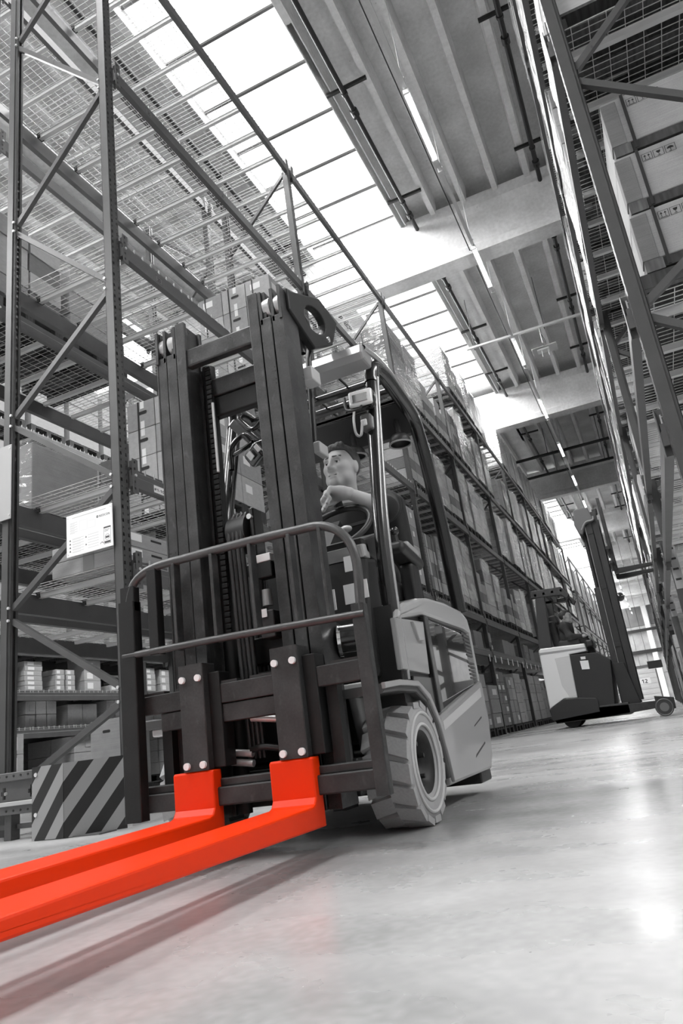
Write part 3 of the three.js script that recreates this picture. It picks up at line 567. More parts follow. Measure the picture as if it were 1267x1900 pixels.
const headSDF = (() => {
  const base = join([ell([0, 0.028, -0.015], [0.074, 0.086, 0.094]), ell([0, -0.03, 0.022], [0.06, 0.086, 0.072])], 0.04);
  const add = join([cap([-0.042, -0.074, 0.03], [0.042, -0.074, 0.03], 0.03, 0.03), cap([-0.012, -0.097, 0.066], [0.012, -0.097, 0.066], 0.019, 0.019), ell([-0.046, -0.02, 0.052], [0.022, 0.02, 0.02]), ell([0.046, -0.02, 0.052], [0.022, 0.02, 0.02]), cap([-0.036, 0.024, 0.077], [0.036, 0.024, 0.077], 0.011, 0.011)], 0.02);
  const nose = join([cap([0, 0.014, 0.09], [0, -0.03, 0.113], 0.0085, 0.0125), cap([-0.014, -0.036, 0.098], [0.014, -0.036, 0.098], 0.0095, 0.0095)], 0.01);
  const lips = join([cap([-0.02, -0.0615, 0.083], [0.02, -0.0615, 0.083], 0.007, 0.007), cap([-0.015, -0.073, 0.082], [0.015, -0.073, 0.082], 0.008, 0.008)], 0.004);
  const ears = join([ell([-0.079, -0.008, -0.012], [0.011, 0.032, 0.019]), ell([0.079, -0.008, -0.012], [0.011, 0.032, 0.019])], 0.01);
  const neck = cap([0, -0.07, -0.02], [0, -0.2, -0.045], 0.054, 0.062);
  return (x, y, z) => {
    let d = smin(base(x, y, z), add(x, y, z), 0.03); d = smin(d, nose(x, y, z), 0.014); d = smin(d, lips(x, y, z), 0.008);
    for (const s of [-1, 1]) d = smax(d, 0.015 - Math.hypot(x - s * 0.031, y - 0.002, z - 0.096), 0.014);
    d = smin(d, ears(x, y, z), 0.012); return smin(d, neck(x, y, z), 0.04);
  };
})();
const HEAD_G = meshField(headSDF, [-0.1, -0.2, -0.13], [0.1, 0.125, 0.13], 0.0042);
const HAIR_G = meshField((x, y, z) => {
  const n = 0.004 * noise3.noise(x * 90, y * 40, z * 90);
  let d = ell([0, 0.034, -0.02], [0.0845, 0.095, 0.102])(x, y, z) + n;
  d = smin(d, cap([-0.04, 0.098, 0.052], [0.035, 0.1, 0.052], 0.015, 0.017)(x, y, z) + 2 * n, 0.03);
  const line = (() => { const t = Math.min(1, Math.max(0, (z + 0.01) / 0.05)), front = 0.072 - 0.4 * Math.max(0, Math.abs(x) - 0.05), back = -0.05 + Math.max(0, z + 0.05) * 0.9; return back * (1 - t) + front * t - y; })();
  return smax(d, Math.max(line, -0.06 - y), 0.01);
}, [-0.1, -0.08, -0.13], [0.1, 0.14, 0.1], 0.0048);
function headParts(t, pos, yaw, pitch, roll, hairMat) {
  const h = new THREE.Group(); h.name = 'head'; h.position.set(...pos); h.rotation.order = 'YXZ'; h.rotation.set(pitch, yaw, roll); t.add(h);
  mesh('skin', HEAD_G, skin, h); mesh('hair', HAIR_G, hairMat || hairM, h);
  for (const s of [-1, 1]) {
    mesh('eye', [sp(0.0115, s * 0.031, 0.002, 0.0745, 1, 0.8, 1, 12)], eyeW, h); mesh('iris', [sp(0.0062, s * 0.031 - 0.002, 0.0025, 0.0832, 1, 1, 0.6, 10)], eyeD, h);
    mesh('eyelid', [cap2([s * 0.045, 0.009, 0.077], [s * 0.018, 0.011, 0.085], 0.0045)], skin, h); mesh('lash', [cap2([s * 0.043, 0.005, 0.079], [s * 0.019, 0.0065, 0.087], 0.0018)], hairM, h);
    mesh('eyebrow', [cap2([s * 0.05, 0.028, 0.0825], [s * 0.014, 0.0285, 0.0965], 0.005)], hairMat || hairM, h);
  }
  mesh('mouth', [cap2([-0.022, -0.0668, 0.0885], [0.022, -0.0668, 0.0885], 0.003)], mat(0.08, 0.6), h);
  return h;
}
function cap2(a, b, r) { const A = V(...a), B2 = V(...b), d = new THREE.Vector3().subVectors(B2, A), g = new THREE.CapsuleGeometry(r, d.length(), 3, 8); g.applyQuaternion(new THREE.Quaternion().setFromUnitVectors(V(0, 1, 0), d.clone().normalize())); return g.translate((A.x + B2.x) / 2, (A.y + B2.y) / 2, (A.z + B2.z) / 2); }
function handField(w, dir, up, side, s = 1, curl = 1.1) {    // wrist position, direction of the knuckles, back-of-hand normal, thumb side (+1/-1): gripping hand
  const D = V(...dir).normalize(), U = V(...up).normalize(), S = new THREE.Vector3().crossVectors(D, U).multiplyScalar(side);
  const P = (a, b, c) => { const v = V(...w).addScaledVector(D, a * s).addScaledVector(U, b * s).addScaledVector(S, c * s); return [v.x, v.y, v.z]; };
  const f = [cap(P(0.0, 0, 0), P(0.03, 0, 0), 0.027 * s, 0.03 * s), cap(P(0.03, 0, -0.018), P(0.085, 0.004, -0.026), 0.02 * s, 0.016 * s), cap(P(0.03, 0, 0.014), P(0.09, 0.006, 0.02), 0.02 * s, 0.016 * s), cap(P(0.05, 0, -0.02), P(0.05, 0, 0.02), 0.018 * s, 0.018 * s)];
  const palm = join(f, 0.02), fingers = [];
  const L = [0.9, 1, 0.96, 0.78];
  for (let i = 0; i < 4; i++) {
    const c = 0.033 - i * 0.0215, l = L[i], a = 0.09;
    const k0 = P(a, 0.006, c), k1 = P(a + 0.036 * l * Math.cos(curl * 0.7), -0.036 * l * Math.sin(curl * 0.7), c), k2 = P(a + (0.036 * Math.cos(curl * 0.7) + 0.024 * Math.cos(curl * 1.7)) * l, -(0.036 * Math.sin(curl * 0.7) + 0.026 * Math.sin(curl * 1.7)) * l, c), k3 = P(a + (0.03 * Math.cos(curl * 0.7) + 0.004) * l, -(0.036 * Math.sin(curl * 0.7) + 0.046) * l, c);
    fingers.push(join([cap(k0, k1, 0.0105 * s, 0.0098 * s), cap(k1, k2, 0.0098 * s, 0.009 * s), cap(k2, k3, 0.009 * s, 0.0082 * s)], 0.006));
  }
  fingers.push(join([cap(P(0.028, -0.006, 0.028), P(0.06, -0.022, 0.048), 0.014 * s, 0.0125 * s), cap(P(0.06, -0.022, 0.048), P(0.09, -0.038, 0.038), 0.012 * s, 0.0095 * s)], 0.01));
  return (x, y, z) => { let d = palm(x, y, z), m = 9; for (const g of fingers) m = Math.min(m, g(x, y, z)); return smin(d, m, 0.008); };
}
function personParts(t, J, o = {}) {                    // J: joints in the thing's coordinates
  const arm = s => [cap(J['sh' + s], J['el' + s], 0.052, 0.042), cap(J['el' + s], J['wr' + s], 0.043, 0.027)];
  const legs = s => [cap(J['hip' + s], J['kn' + s], 0.082, 0.058), cap(J['kn' + s], J['an' + s], 0.056, 0.04), cap(J['an' + s], J['toe' + s], 0.042, 0.034)];
  const torso = [cap(J.pelvis, J.waist, 0.135, 0.12), cap(J.waist, J.chest, 0.12, 0.135), cap(J.shL, J.shR, 0.062, 0.062), cap(J.chest, J.neck, 0.1, 0.055), cap(J.hipL, J.hipR, 0.09, 0.09)];
  const all = Object.values(J).filter(Array.isArray), lo = [0, 1, 2].map(a => Math.min(...all.map(p => p[a])) - 0.2), hi = [0, 1, 2].map(a => Math.max(...all.map(p => p[a])) + 0.2);
  const body = [...torso, ...arm('L'), ...arm('R'), ...legs('L'), ...legs('R')];
  const bodyG = [meshField(join(body, 0.05), lo, hi, 0.016)];
  for (const s of ['L', 'R']) if (J['h' + s]) { const h = J['h' + s], w = J['wr' + s]; bodyG.push(meshField(handField(w, h.dir, h.up, h.thumb, 1.12, 1.25), w.map(v => v - 0.17), w.map(v => v + 0.17), 0.0036)); }
  mesh('body', bodyG, skin, t);
  const half = (a, b, k) => a.map((v, i) => v + (b[i] - v) * k);
  const slv = o.longSleeve ? s => [cap(J['sh' + s], J['el' + s], 0.066, 0.056), cap(J['el' + s], J['wr' + s], 0.056, 0.038)] : s => [cap(J['sh' + s], half(J['sh' + s], J['el' + s], 1.0), 0.068, 0.06)];
  const shirt = [cap(J.pelvis, J.waist, 0.15, 0.134), cap(J.waist, J.chest, 0.134, 0.15), cap(J.shL, J.shR, 0.074, 0.074), cap(J.chest, half(J.chest, J.neck, 0.72), 0.115, 0.072), ...slv('L'), ...slv('R')];
  mesh('shirt', meshField((x, y, z) => join(shirt, 0.05)(x, y, z) + 0.006 * noise3.noise(x * 14, y * 9, z * 14), lo, hi, 0.016), o.shirt || shirtM, t);
  const tr = s => [cap(J['hip' + s], J['kn' + s], 0.094, 0.07), cap(J['kn' + s], half(J['kn' + s], J['an' + s], 0.93), 0.068, 0.056)];
  mesh('trousers', meshField(join([cap(J.hipL, J.hipR, 0.105, 0.105), cap(J.pelvis, J.pelvis, 0.15, 0.15), ...tr('L'), ...tr('R')], 0.05), lo, hi, 0.017), o.trousers || trouserM, t);
  for (const s of ['L', 'R']) mesh('shoe', meshField(join([cap(J['an' + s], J['toe' + s], 0.05, 0.042), cap([J['an' + s][0], J['an' + s][1] - 0.02, J['an' + s][2]], [J['toe' + s][0], J['toe' + s][1] - 0.01, J['toe' + s][2]], 0.045, 0.04)], 0.02), [0, 1, 2].map(a => Math.min(J['an' + s][a], J['toe' + s][a]) - 0.09), [0, 1, 2].map(a => Math.max(J['an' + s][a], J['toe' + s][a]) + 0.09), 0.012), M.black, t);
}
// ---------------------------------------------------------------- the forklift in front (world coordinates, base under its middle)
const steel = mat(0.11, 0.42, 0.55, { map: tSteel, roughnessMap: tSteelR, roughness: 0.5 }), steelDk = mat(0.02, 0.5, 0.3, { map: tSteel }), plate = mat(0.065, 0.5, 0.3, { map: tSteel, roughnessMap: tSteelR, roughness: 0.8 });
const gloss = phys(0.012, 0.22, { clearcoat: 0.6, clearcoatRoughness: 0.12 }), lightGrey = phys(0.40, 0.3, { clearcoat: 0.5, clearcoatRoughness: 0.15 }), midGrey = phys(0.30, 0.38, { clearcoat: 0.3 }), darkGlass = phys(0.01, 0.06, { clearcoat: 1 });
const forkRed = phys(new THREE.Color().setRGB(0.74, 0.034, 0.001), 0.36, { specularIntensity: 0.45 });
const tyreM = mat(0.42, 0.75, 0, { map: tPaint }), chrome = mat(0.8, 0.15, 0.9), hoseM = mat(0.015, 0.4);
{
  const F = thing('forklift', 'black and grey forklift with orange-red forks and a driver in the cab', 'forklift', [-1.3, 0, -2.9]);
  const P = (n, g, m, par) => put(F, n, g, m, par);
  const zF = -2.05;
  for (const [x0, x1, px0, px1] of [[-1.185, -1.03, -1.145, -1.043], [-1.553, -1.393, -1.508, -1.408]]) {
    const bl = [[zF - 0.05, 0.082], [zF - 0.05, 0.286], [zF - 0.006, 0.286], [zF, 0.28], [zF, 0.17], [zF + 0.012, 0.152], [zF + 0.03, 0.146], [-0.74, 0.128], [-0.68, 0.118], [-0.68, 0.108], [-0.9, 0.094], [zF + 0.02, 0.082]];
    P('fork', extX(bl, x0, x1, 0.006), forkRed);
    const pl = P('shank_plate', uvm(extX([[zF - 0.075, 0.287], [zF - 0.075, 0.634], [zF, 0.634], [zF, 0.287]], px0, px1, 0.004)), plate);
    for (const y of [0.305, 0.585]) for (const x of [px0 + 0.018, px1 - 0.018]) P('bolt', cy(0.0115, 0.0115, 0.012, x, y, zF + 0.004, Math.PI / 2, 0, 0, 14), M.white, null).userData = {};
    P('shank_side', uvm(span(px1 - 0.002, px1 + 0.045, 0.29, 0.6, zF - 0.03, zF - 0.1, 0.004)), steelDk);
  }
  // carriage
  { const c = P('carriage_bar', uvm(span(-1.735, -0.815, 0.492, 0.557, -2.085, -2.125, 0.004)), plate);
    for (let x = -1.7; x < -0.86; x += 0.15) P('bar_tooth', span(x, x + 0.1, 0.556, 0.566, -2.09, -2.12), plate);
    P('carriage_plate', uvm(span(-1.62, -1.0, 0.43, 0.49, -2.09, -2.13, 0.004)), plate);
    P('carriage_bar', uvm(span(-1.735, -0.82, 0.172, 0.23, -2.07, -2.12, 0.006)), plate);
    P('carriage_bar', uvm(span(-1.735, -0.82, 0.228, 0.256, -2.09, -2.13, 0.006)), plate);
    for (const x of [-1.62, -1.47, -1.1, -0.97]) P('carriage_upright', uvm(span(x - 0.02, x + 0.02, 0.17, 0.56, -2.12, -2.16)), steelDk); }
  // load backrest
  { P('backrest_post', uvm(extX([[-2.075, 0.15], [-2.075, 0.9], [-2.03, 0.9], [-2.03, 0.15]], -1.742, -1.672, 0.004)), steelDk);
    P('backrest_post', uvm(extX([[-2.07, 0.155], [-2.07, 0.72], [-2.035, 0.72], [-2.035, 0.155]], -0.832, -0.787, 0.004)), plate);
    P('backrest_rail', [pipe([V(-1.712, 0.8, -2.05), V(-1.708, 0.9, -2.05), V(-1.68, 0.965, -2.05), V(-1.62, 1.0, -2.05), V(-1.4, 1.012, -2.05), V(-1.0, 1.008, -2.05), V(-0.9, 1.0, -2.05), V(-0.835, 0.96, -2.05), V(-0.8, 0.89, -2.05), V(-0.803, 0.7, -2.05)], 0.0155, 10, 60)], mat(0.13, 0.4, 0.3, { map: tSteel }));
    P('backrest_corner', uvm(extX([[-2.07, 0.86], [-2.07, 0.955], [-2.035, 0.955], [-2.035, 0.86]], -1.735, -1.672, 0.004)), steelDk);
    P('backrest_rail', pipe([V(-1.73, 0.705, -2.04), V(-1.3, 0.7, -2.04), V(-0.79, 0.686, -2.04)], 0.0125, 8, 12), mat(0.11, 0.4, 0.3, { map: tSteel }));
    for (const x of [-1.592, -1.496, -1.334, -1.177, -1.024, -0.909]) { const w = x < -1.55 ? 0.04 : 0.013; P('backrest_bar', uvm(span(x - w / 2, x + w / 2, 0.69, 1.0, -2.035, -2.075, 0.003)), x < -1.55 ? steelDk : steel); } }
  // mast: three nested channels each side
  for (const s of [1, -1]) {
    const X = v => s > 0 ? v : -2.598 - v;               // mirror about x = -1.299
    const Z0m = -2.15, D = 0.132;
    const ch = [[-1.145, -1.101, 2.055, 0], [-1.097, -1.05, 1.925, -0.003], [-1.046, -1.0, 1.925, -0.006]];
    ch.forEach(([a, b, top, dz], i) => {
      const lo = 0.12, y0 = lo, z = Z0m + dz;
      const g = [span(X(a), X(b), y0, top, z, z - 0.022, 0.003), span(X(a), X(b), y0, top, z - D + 0.022, z - D, 0.003)];
      const wx = i === 2 ? [b - 0.014, b] : [a + 0.012, a + 0.026]; g.push(span(X(wx[0]), X(wx[1]), y0, 2.05, z - 0.01, z - D + 0.01));
      P('mast_channel', uvm(merge(g)), steel);
      if (i) { P('channel_plate', uvm(span(X(a) , X(a + 0.012), 1.9, 2.05, z, z - D)), steel); P('guide_roller', cy(0.045, 0.045, 0.028, X((a + b) / 2 + 0.004), 1.985, z - 0.045, 0, 0, Math.PI / 2, 24), mat(0.55, 0.3, 0.5)); P('roller_hub', cy(0.018, 0.018, 0.034, X((a + b) / 2 + 0.004), 1.985, z - 0.045, 0, 0, Math.PI / 2, 16), chrome); }
    });
    P('channel_plate', uvm(span(X(-1.01), X(-0.998), 1.9, 2.05, Z0m, Z0m - D)), steel);
    P('mast_side', uvm(span(X(-1.003), X(-0.997), 0.12, 1.96, Z0m - 0.004, Z0m - D - 0.004)), steel);
    // lift cylinder and chain behind the inner channel
    P('lift_cylinder', cy(0.028, 0.028, 1.75, X(-1.175), 1.0, -2.27, 0, 0, 0, 18), steelDk);
    if (s < 0) { const lk = []; for (let y = 0.75; y < 1.86; y += 0.022) lk.push(rb(0.026, 0.019, 0.012, 0.004, X(-1.195), y, -2.23, 0, 0, 0, 1)); P('lift_chain', lk, steelDk);
      P('chain_rod', cy(0.006, 0.006, 0.3, X(-1.225), 1.52, -2.2, 0, 0, 0, 8), mat(0.6, 0.3, 0.4)); }
  }
  P('mast_crossbar', uvm(span(-1.46, -1.14, 1.845, 1.925, -2.16, -2.2, 0.008)), steel);
  P('mast_crossbar', uvm(span(-1.43, -1.15, 1.73, 1.81, -2.25, -2.29, 0.008)), steel);
  P('mast_crossbar', uvm(span(-1.46, -1.14, 1.64, 1.73, -2.26, -2.3, 0.008)), steelDk);
  P('mast_crossbar', uvm(span(-1.62, -0.98, 0.14, 0.26, -2.28, -2.33, 0.008)), steelDk);
  P('mast_crossbar', uvm(span(-1.6, -1.0, 0.62, 0.72, -2.29, -2.33, 0.008)), steelDk);
  // hex ring bracket at the mast head (lies in a plane along the truck)
  for (const [xa, xb] of [[-1.02, -0.985]]) {
    const hole = new THREE.Path(); hole.absellipse(-2.455, 2.045, 0.115, 0.06, 0, Math.PI * 2, false, -0.35);
    P('hose_bracket', uvm(extX([[-2.2, 2.055], [-2.24, 2.065], [-2.535, 2.2], [-2.72, 2.17], [-2.63, 2.01], [-2.415, 1.885], [-2.28, 1.93], [-2.2, 1.96]], xa, xb, 0.006, [hole])), steelDk);
    P('bracket_bolt', cy(0.014, 0.014, 0.01, -0.98, 2.0, -2.56, 0, 0, Math.PI / 2, 12), chrome);
    P('hydraulic_hose', [pipe([V(-1.03, 1.86, -2.38), V(-1.035, 1.98, -2.38), V(-1.03, 2.06, -2.42), V(-1.025, 2.0, -2.47), V(-1.03, 1.85, -2.43), V(-1.035, 1.6, -2.41), V(-1.04, 1.44, -2.4)], 0.013, 8, 40)], hoseM);
    P('hose_clamp', uvm(span(-1.03, -0.975, 1.70, 1.76, -2.32, -2.4, 0.006)), mat(0.5, 0.5));
    P('hose_clamp', uvm(span(-1.03, -1.0, 1.4, 1.45, -2.36, -2.44, 0.006)), mat(0.4, 0.5));
  }
  // hose pulley and valve gear between the rails
  { const hp = [];
    for (let k = 0; k < 4; k++) P('hydraulic_hose', pipe([V(-1.36 + k * 0.018, 0.3, -2.24), V(-1.36 + k * 0.018, 0.9, -2.22), V(-1.355 + k * 0.018, 1.14, -2.22), V(-1.35 + k * 0.018, 1.2, -2.27), V(-1.35 + k * 0.018, 1.12, -2.33), V(-1.35 + k * 0.018, 0.6, -2.34)], 0.0095, 7, 36), k % 2 ? hoseM : mat(0.04, 0.35));
    P('hose_pulley', cy(0.075, 0.075, 0.08, -1.33, 1.12, -2.28, 0, 0, Math.PI / 2, 28), hoseM);
    P('pulley_bracket', uvm(span(-1.285, -1.262, 0.95, 1.21, -2.24, -2.32, 0.01)), gloss);
    for (const [y, z] of [[1.17, -2.235], [1.08, -2.235], [1.0, -2.235]]) P('bracket_bolt', cy(0.011, 0.011, 0.014, -1.274, y, z, Math.PI / 2, 0, 0, 10), chrome);
    P('junction_box', uvm(span(-1.27, -1.205, 0.925, 0.985, -2.24, -2.29, 0.006)), steelDk);
    P('white_label', span(-1.269, -1.206, 0.985, 1.015, -2.238, -2.29, 0.003), M.white);
    P('valve_body', uvm(span(-1.265, -1.205, 0.7, 0.80, -2.22, -2.3, 0.006)), plate);
    P('valve_cap', cy(0.018, 0.02, 0.06, -1.24, 0.85, -2.25, 0, 0, 0, 14), mat(0.35, 0.3, 0.5));
    P('valve_label', span(-1.262, -1.23, 0.775, 0.805, -2.216, -2.219), M.white);
    for (const [x, y, l] of [[-1.36, 0.325, 0.09], [-1.37, 0.295, 0.11], [-1.25, 0.425, 0.12]]) P('hose_fitting', cy(0.012, 0.012, l, x, y, -2.18, 0, 0, Math.PI / 2 - 0.15, 14), mat(0.7, 0.35, 0.5));
    P('hydraulic_hose', pipe([V(-1.32, 0.33, -2.18), V(-1.27, 0.335, -2.17), V(-1.2, 0.32, -2.18), V(-1.15, 0.3, -2.2)], 0.011, 7), hoseM);
    P('hydraulic_hose', pipe([V(-1.56, 0.45, -2.2), V(-1.59, 0.4, -2.17), V(-1.585, 0.33, -2.17), V(-1.55, 0.3, -2.2)], 0.009, 7), hoseM); }
  // chassis front, step edge, tilt cylinder
  P('front_cowl', uvm(extX([[-2.42, 0.28], [-2.4, 0.5], [-2.46, 1.0], [-2.62, 1.02], [-2.62, 0.28]], -1.6, -1.12, 0.02)), M.blackPlastic);
  P('front_cowl', uvm(extX([[-2.46, 0.52], [-2.44, 0.7], [-2.5, 0.98], [-2.62, 1.0], [-2.62, 0.52]], -1.14, -0.93, 0.02)), M.blackPlastic);
  P('step_edge', [span(-1.2, -0.985, 0.487, 0.513, -2.44, -2.5, 0.008)], mat(0.75, 0.35));
  P('step_edge', [span(-1.83, -1.72, 0.425, 0.455, -2.3, -2.34, 0.008), span(-1.83, -1.73, 0.465, 0.48, -2.32, -2.36, 0.006)], mat(0.7, 0.4));
  P('axle_beam', uvm(span(-1.72, -1.0, 0.13, 0.28, -2.42, -2.68, 0.02)), steelDk);
  P('tilt_cylinder', [cy(0.028, 0.028, 0.26, -1.02, 0.36, -2.46, 0.12, 0, 0.06, 16)], mat(0.25, 0.4, 0.3));
  P('mast_foot', uvm(extX([[-2.3, 0.1], [-2.3, 0.6], [-2.36, 0.6], [-2.42, 0.3], [-2.4, 0.1]], -1.1, -1.05)), steelDk); P('mast_foot', uvm(extX([[-2.3, 0.1], [-2.3, 0.6], [-2.36, 0.6], [-2.42, 0.3], [-2.4, 0.1]], -1.56, -1.51)), steelDk);
  P('horn', [cy(0.05, 0.05, 0.09, -0.945, 0.655, -2.3, 0, 0.3, Math.PI / 2, 24)], gloss); P('horn_rim', [cy(0.056, 0.056, 0.012, -0.99, 0.65, -2.29, 0, 0.3, Math.PI / 2, 24), cy(0.056, 0.056, 0.012, -0.9, 0.66, -2.31, 0, 0.3, Math.PI / 2, 24)], chrome);
  for (const [x, y, z, w, h] of [[-0.99, 0.84, -2.475, 0.055, 0.075], [-0.93, 0.85, -2.48, 0.018, 0.07], [-0.985, 0.96, -2.49, 0.045, 0.06], [-1.06, 0.83, -2.47, 0.012, 0.08]]) P('sticker', span(x - w / 2, x + w / 2, y - h / 2, y + h / 2, z + 0.03, z + 0.026, 0), M.paper);
  P('dashboard', uvm(extX([[-2.52, 1.0], [-2.5, 1.06], [-2.72, 1.13], [-2.8, 1.05], [-2.7, 0.98]], -1.62, -0.93, 0.012)), M.blackPlastic);
  P('dash_trim', uvm(extX([[-2.5, 0.985], [-2.485, 1.03], [-2.55, 1.055], [-2.56, 0.985]], -1.12, -0.93, 0.01)), lightGrey);
  P('cab_floor', uvm(span(-1.72, -0.86, 0.42, 0.47, -2.55, -2.95)), M.blackPlastic);
  // fenders and body
  for (const s of [1, -1]) {
    const X = v => s > 0 ? v : -2.68 - v;
    const fp = []; const outer = [[-2.2, 0.478], [-2.36, 0.49], [-2.56, 0.488], [-2.68, 0.44], [-2.765, 0.34], [-2.81, 0.22], [-2.83, 0.13]], inner = [[-2.79, 0.13], [-2.77, 0.23], [-2.725, 0.335], [-2.65, 0.415], [-2.55, 0.452], [-2.36, 0.456], [-2.2, 0.448]];
    P('fender', uvm(extX([...outer, ...inner], X(-1.0), X(-0.826), 0.008)), mat(0.06, 0.5));
    P('fender_rim', uvm(extX([...outer.map(([z, y]) => [z, y + 0.004]), ...outer.map(([z, y]) => [z + (z < -2.6 ? 0.018 : 0), y - 0.016]).reverse()], X(-0.83), X(-0.815), 0.004)), midGrey);
    // wheel
    const xo = X(-0.83), xi = X(-1.0), cx = (xo + xi) / 2, R = 0.212, zc = -2.56;
    const w = new THREE.Group(); w.name = 'wheel'; w.position.set(cx - F.position.x, R, zc - F.position.z); F.add(w);
    const prof = [[0.105, -0.07], [0.13, -0.082], [0.17, -0.086], [0.19, -0.08], [0.196, -0.06], [0.196, 0.06], [0.19, 0.08], [0.17, 0.086], [0.13, 0.082], [0.105, 0.07]].map(p => new THREE.Vector2(...p));
    mesh('tyre', new THREE.LatheGeometry(prof, 48).rotateZ(Math.PI / 2), tyreM, w);
    const lug = (sd) => { const g = bx(0.083, 0.022, 0.063, 0, 0, 0); const p = g.attributes.position; for (let i = 0; i < p.count; i++) { const x = p.getX(i) + 0.0415; p.setZ(i, p.getZ(i) + 0.028 * (x / 0.088)); if (p.getX(i) > 0) p.setY(i, p.getY(i) - 0.006); if (p.getY(i) > 0.005) p.setZ(i, p.getZ(i) * 0.94); } g.computeVertexNormals(); return g.translate(0.0415, 0, 0).scale(sd, 1, 1); };
    for (const sd of [1, -1]) for (let k = 0; k < 16; k++) { let g = lug(sd); if (sd < 0) { g = flat(g); const ps = g.attributes.position; for (let i = 0; i < ps.count; i += 3) { const a = [ps.getX(i + 1), ps.getY(i + 1), ps.getZ(i + 1)]; ps.setXYZ(i + 1, ps.getX(i + 2), ps.getY(i + 2), ps.getZ(i + 2)); ps.setXYZ(i + 2, ...a); } g.computeVertexNormals(); } g.translate(0, 0.2, 0); g.rotateX((k + (sd > 0 ? 0 : 0.5)) / 16 * Math.PI * 2); mesh('tread_lug', g, tyreM, w); }
    mesh('sidewall_ring', [new THREE.TorusGeometry(0.168, 0.006, 8, 40).rotateY(Math.PI / 2).translate(s * 0.086, 0, 0), new THREE.TorusGeometry(0.128, 0.006, 8, 40).rotateY(Math.PI / 2).translate(s * 0.083, 0, 0)], mat(0.5, 0.6), w);
    mesh('rim', [new THREE.LatheGeometry([[0.0, 0.0], [0.05, 0.01], [0.06, 0.035], [0.075, 0.04], [0.085, 0.06], [0.108, 0.074], [0.112, 0.066], [0.112, -0.07], [0, -0.07]].map(p => new THREE.Vector2(...p)), 32).rotateZ(s > 0 ? -Math.PI / 2 : Math.PI / 2)], steelDk, w);
    for (let k = 0; k < 5; k++) mesh('wheel_nut', cy(0.009, 0.009, 0.02, s * 0.045, 0.062 * Math.cos(k * 1.2566), 0.062 * Math.sin(k * 1.2566), 0, 0, Math.PI / 2, 6), steel, w);
  }
  const BR = -0.838, BL = -1.80;
  P('counterweight', uvm(extX([[-2.83, 0.365], [-3.0, 0.398], [-3.63, 0.517], [-3.67, 0.5], [-3.68, 0.32], [-3.62, 0.16], [-3.55, 0.1], [-2.82, 0.1]], BL, BR, 0.014)), midGrey);
  P('reflective_stripe', extX([[-2.86, 0.305], [-2.86, 0.34], [-3.6, 0.478], [-3.6, 0.435]], BR - 0.004, BR + 0.001), mat(0.5, 0.7));
  P('counterweight_foot', uvm(span(BL, BR - 0.02, 0.05, 0.12, -3.4, -3.6, 0.01)), M.black);
  P('scratch', [extX([[-3.35, 0.3], [-3.52, 0.335], [-3.52, 0.342], [-3.36, 0.307]], BR - 0.004, BR + 0.0012)], mat(0.05, 0.7)); P('scratch', [extX([[-3.28, 0.17], [-3.5, 0.218], [-3.5, 0.226], [-3.3, 0.182]], BR - 0.004, BR + 0.0012)], mat(0.05, 0.7));
  P('body_core', uvm(span(BL + 0.02, BR - 0.02, 0.3, 0.78, -2.5, -3.58)), M.blackPlastic);
  P('side_cover', uvm(extX([[-2.47, 0.535], [-2.475, 0.725], [-2.82, 0.74], [-2.79, 0.525]], BR - 0.025, BR, 0.006)), midGrey);
  P('cover_catch', [uvm(extX([[-2.66, 0.7], [-2.64, 0.722], [-2.76, 0.727], [-2.77, 0.705], [-2.745, 0.655], [-2.69, 0.652]], BR - 0.005, BR + 0.014, 0.005))], lightGrey);
  P('lower_cover', uvm(extX([[-2.58, 0.5], [-2.59, 0.515], [-2.84, 0.515], [-2.86, 0.385], [-2.8, 0.36]], BR - 0.02, BR - 0.004, 0.004)), gloss);
  P('side_window', uvm(extX([[-2.885, 0.41], [-2.87, 0.755], [-3.42, 0.735], [-3.5, 0.495]], BR - 0.02, BR + 0.001, 0.004)), darkGlass);
  P('window_frame', [extX([[-2.835, 0.375], [-2.82, 0.765], [-2.875, 0.765], [-2.89, 0.385]], BR - 0.02, BR + 0.006, 0.004)], gloss);
  for (let k = 0; k < 12; k++) { if (k === 5) continue; const y = 0.52 + k * 0.0185; P('vent_slat', uvm(extX([[-3.45, y], [-3.45, y + 0.009], [-3.56, y + 0.004], [-3.56, y - 0.005]], BR - 0.01, BR + 0.004)), mat(0.1, 0.5)); }
  P('vent_panel', extX([[-3.44, 0.5], [-3.43, 0.745], [-3.575, 0.735], [-3.585, 0.51]], BR - 0.02, BR - 0.001), gloss);
  P('hood', uvm(extX([[-2.5, 0.728], [-2.52, 0.762], [-2.62, 0.8], [-2.8, 0.838], [-2.96, 0.858], [-3.2, 0.866], [-3.5, 0.858], [-3.6, 0.83], [-3.63, 0.76], [-3.635, 0.51], [-3.605, 0.51], [-3.59, 0.75], [-3.5, 0.762], [-2.83, 0.768], [-2.52, 0.722]], BL, BR + 0.002, 0.016)), lightGrey);
  // overhead guard
  for (const s of [1, -1]) {
    const X = v => s > 0 ? v : -2.5 - v;
    P('guard_pillar', pipe([V(X(-0.872), 0.5, -2.535), V(X(-0.872), 0.8, -2.545), V(X(-0.875), 1.1, -2.58), V(X(-0.878), 1.5, -2.68), V(X(-0.88), 1.84, -2.775)], 0.032, 14, 30), gloss);
    P('pillar_trim', pipe([V(X(-0.845), 0.5, -2.53), V(X(-0.845), 0.8, -2.54), V(X(-0.848), 1.1, -2.575), V(X(-0.85), 1.5, -2.675), V(X(-0.85), 1.86, -2.77)], 0.009, 8, 30), s > 0 ? mat(0.4, 0.25, 0.4) : gloss);
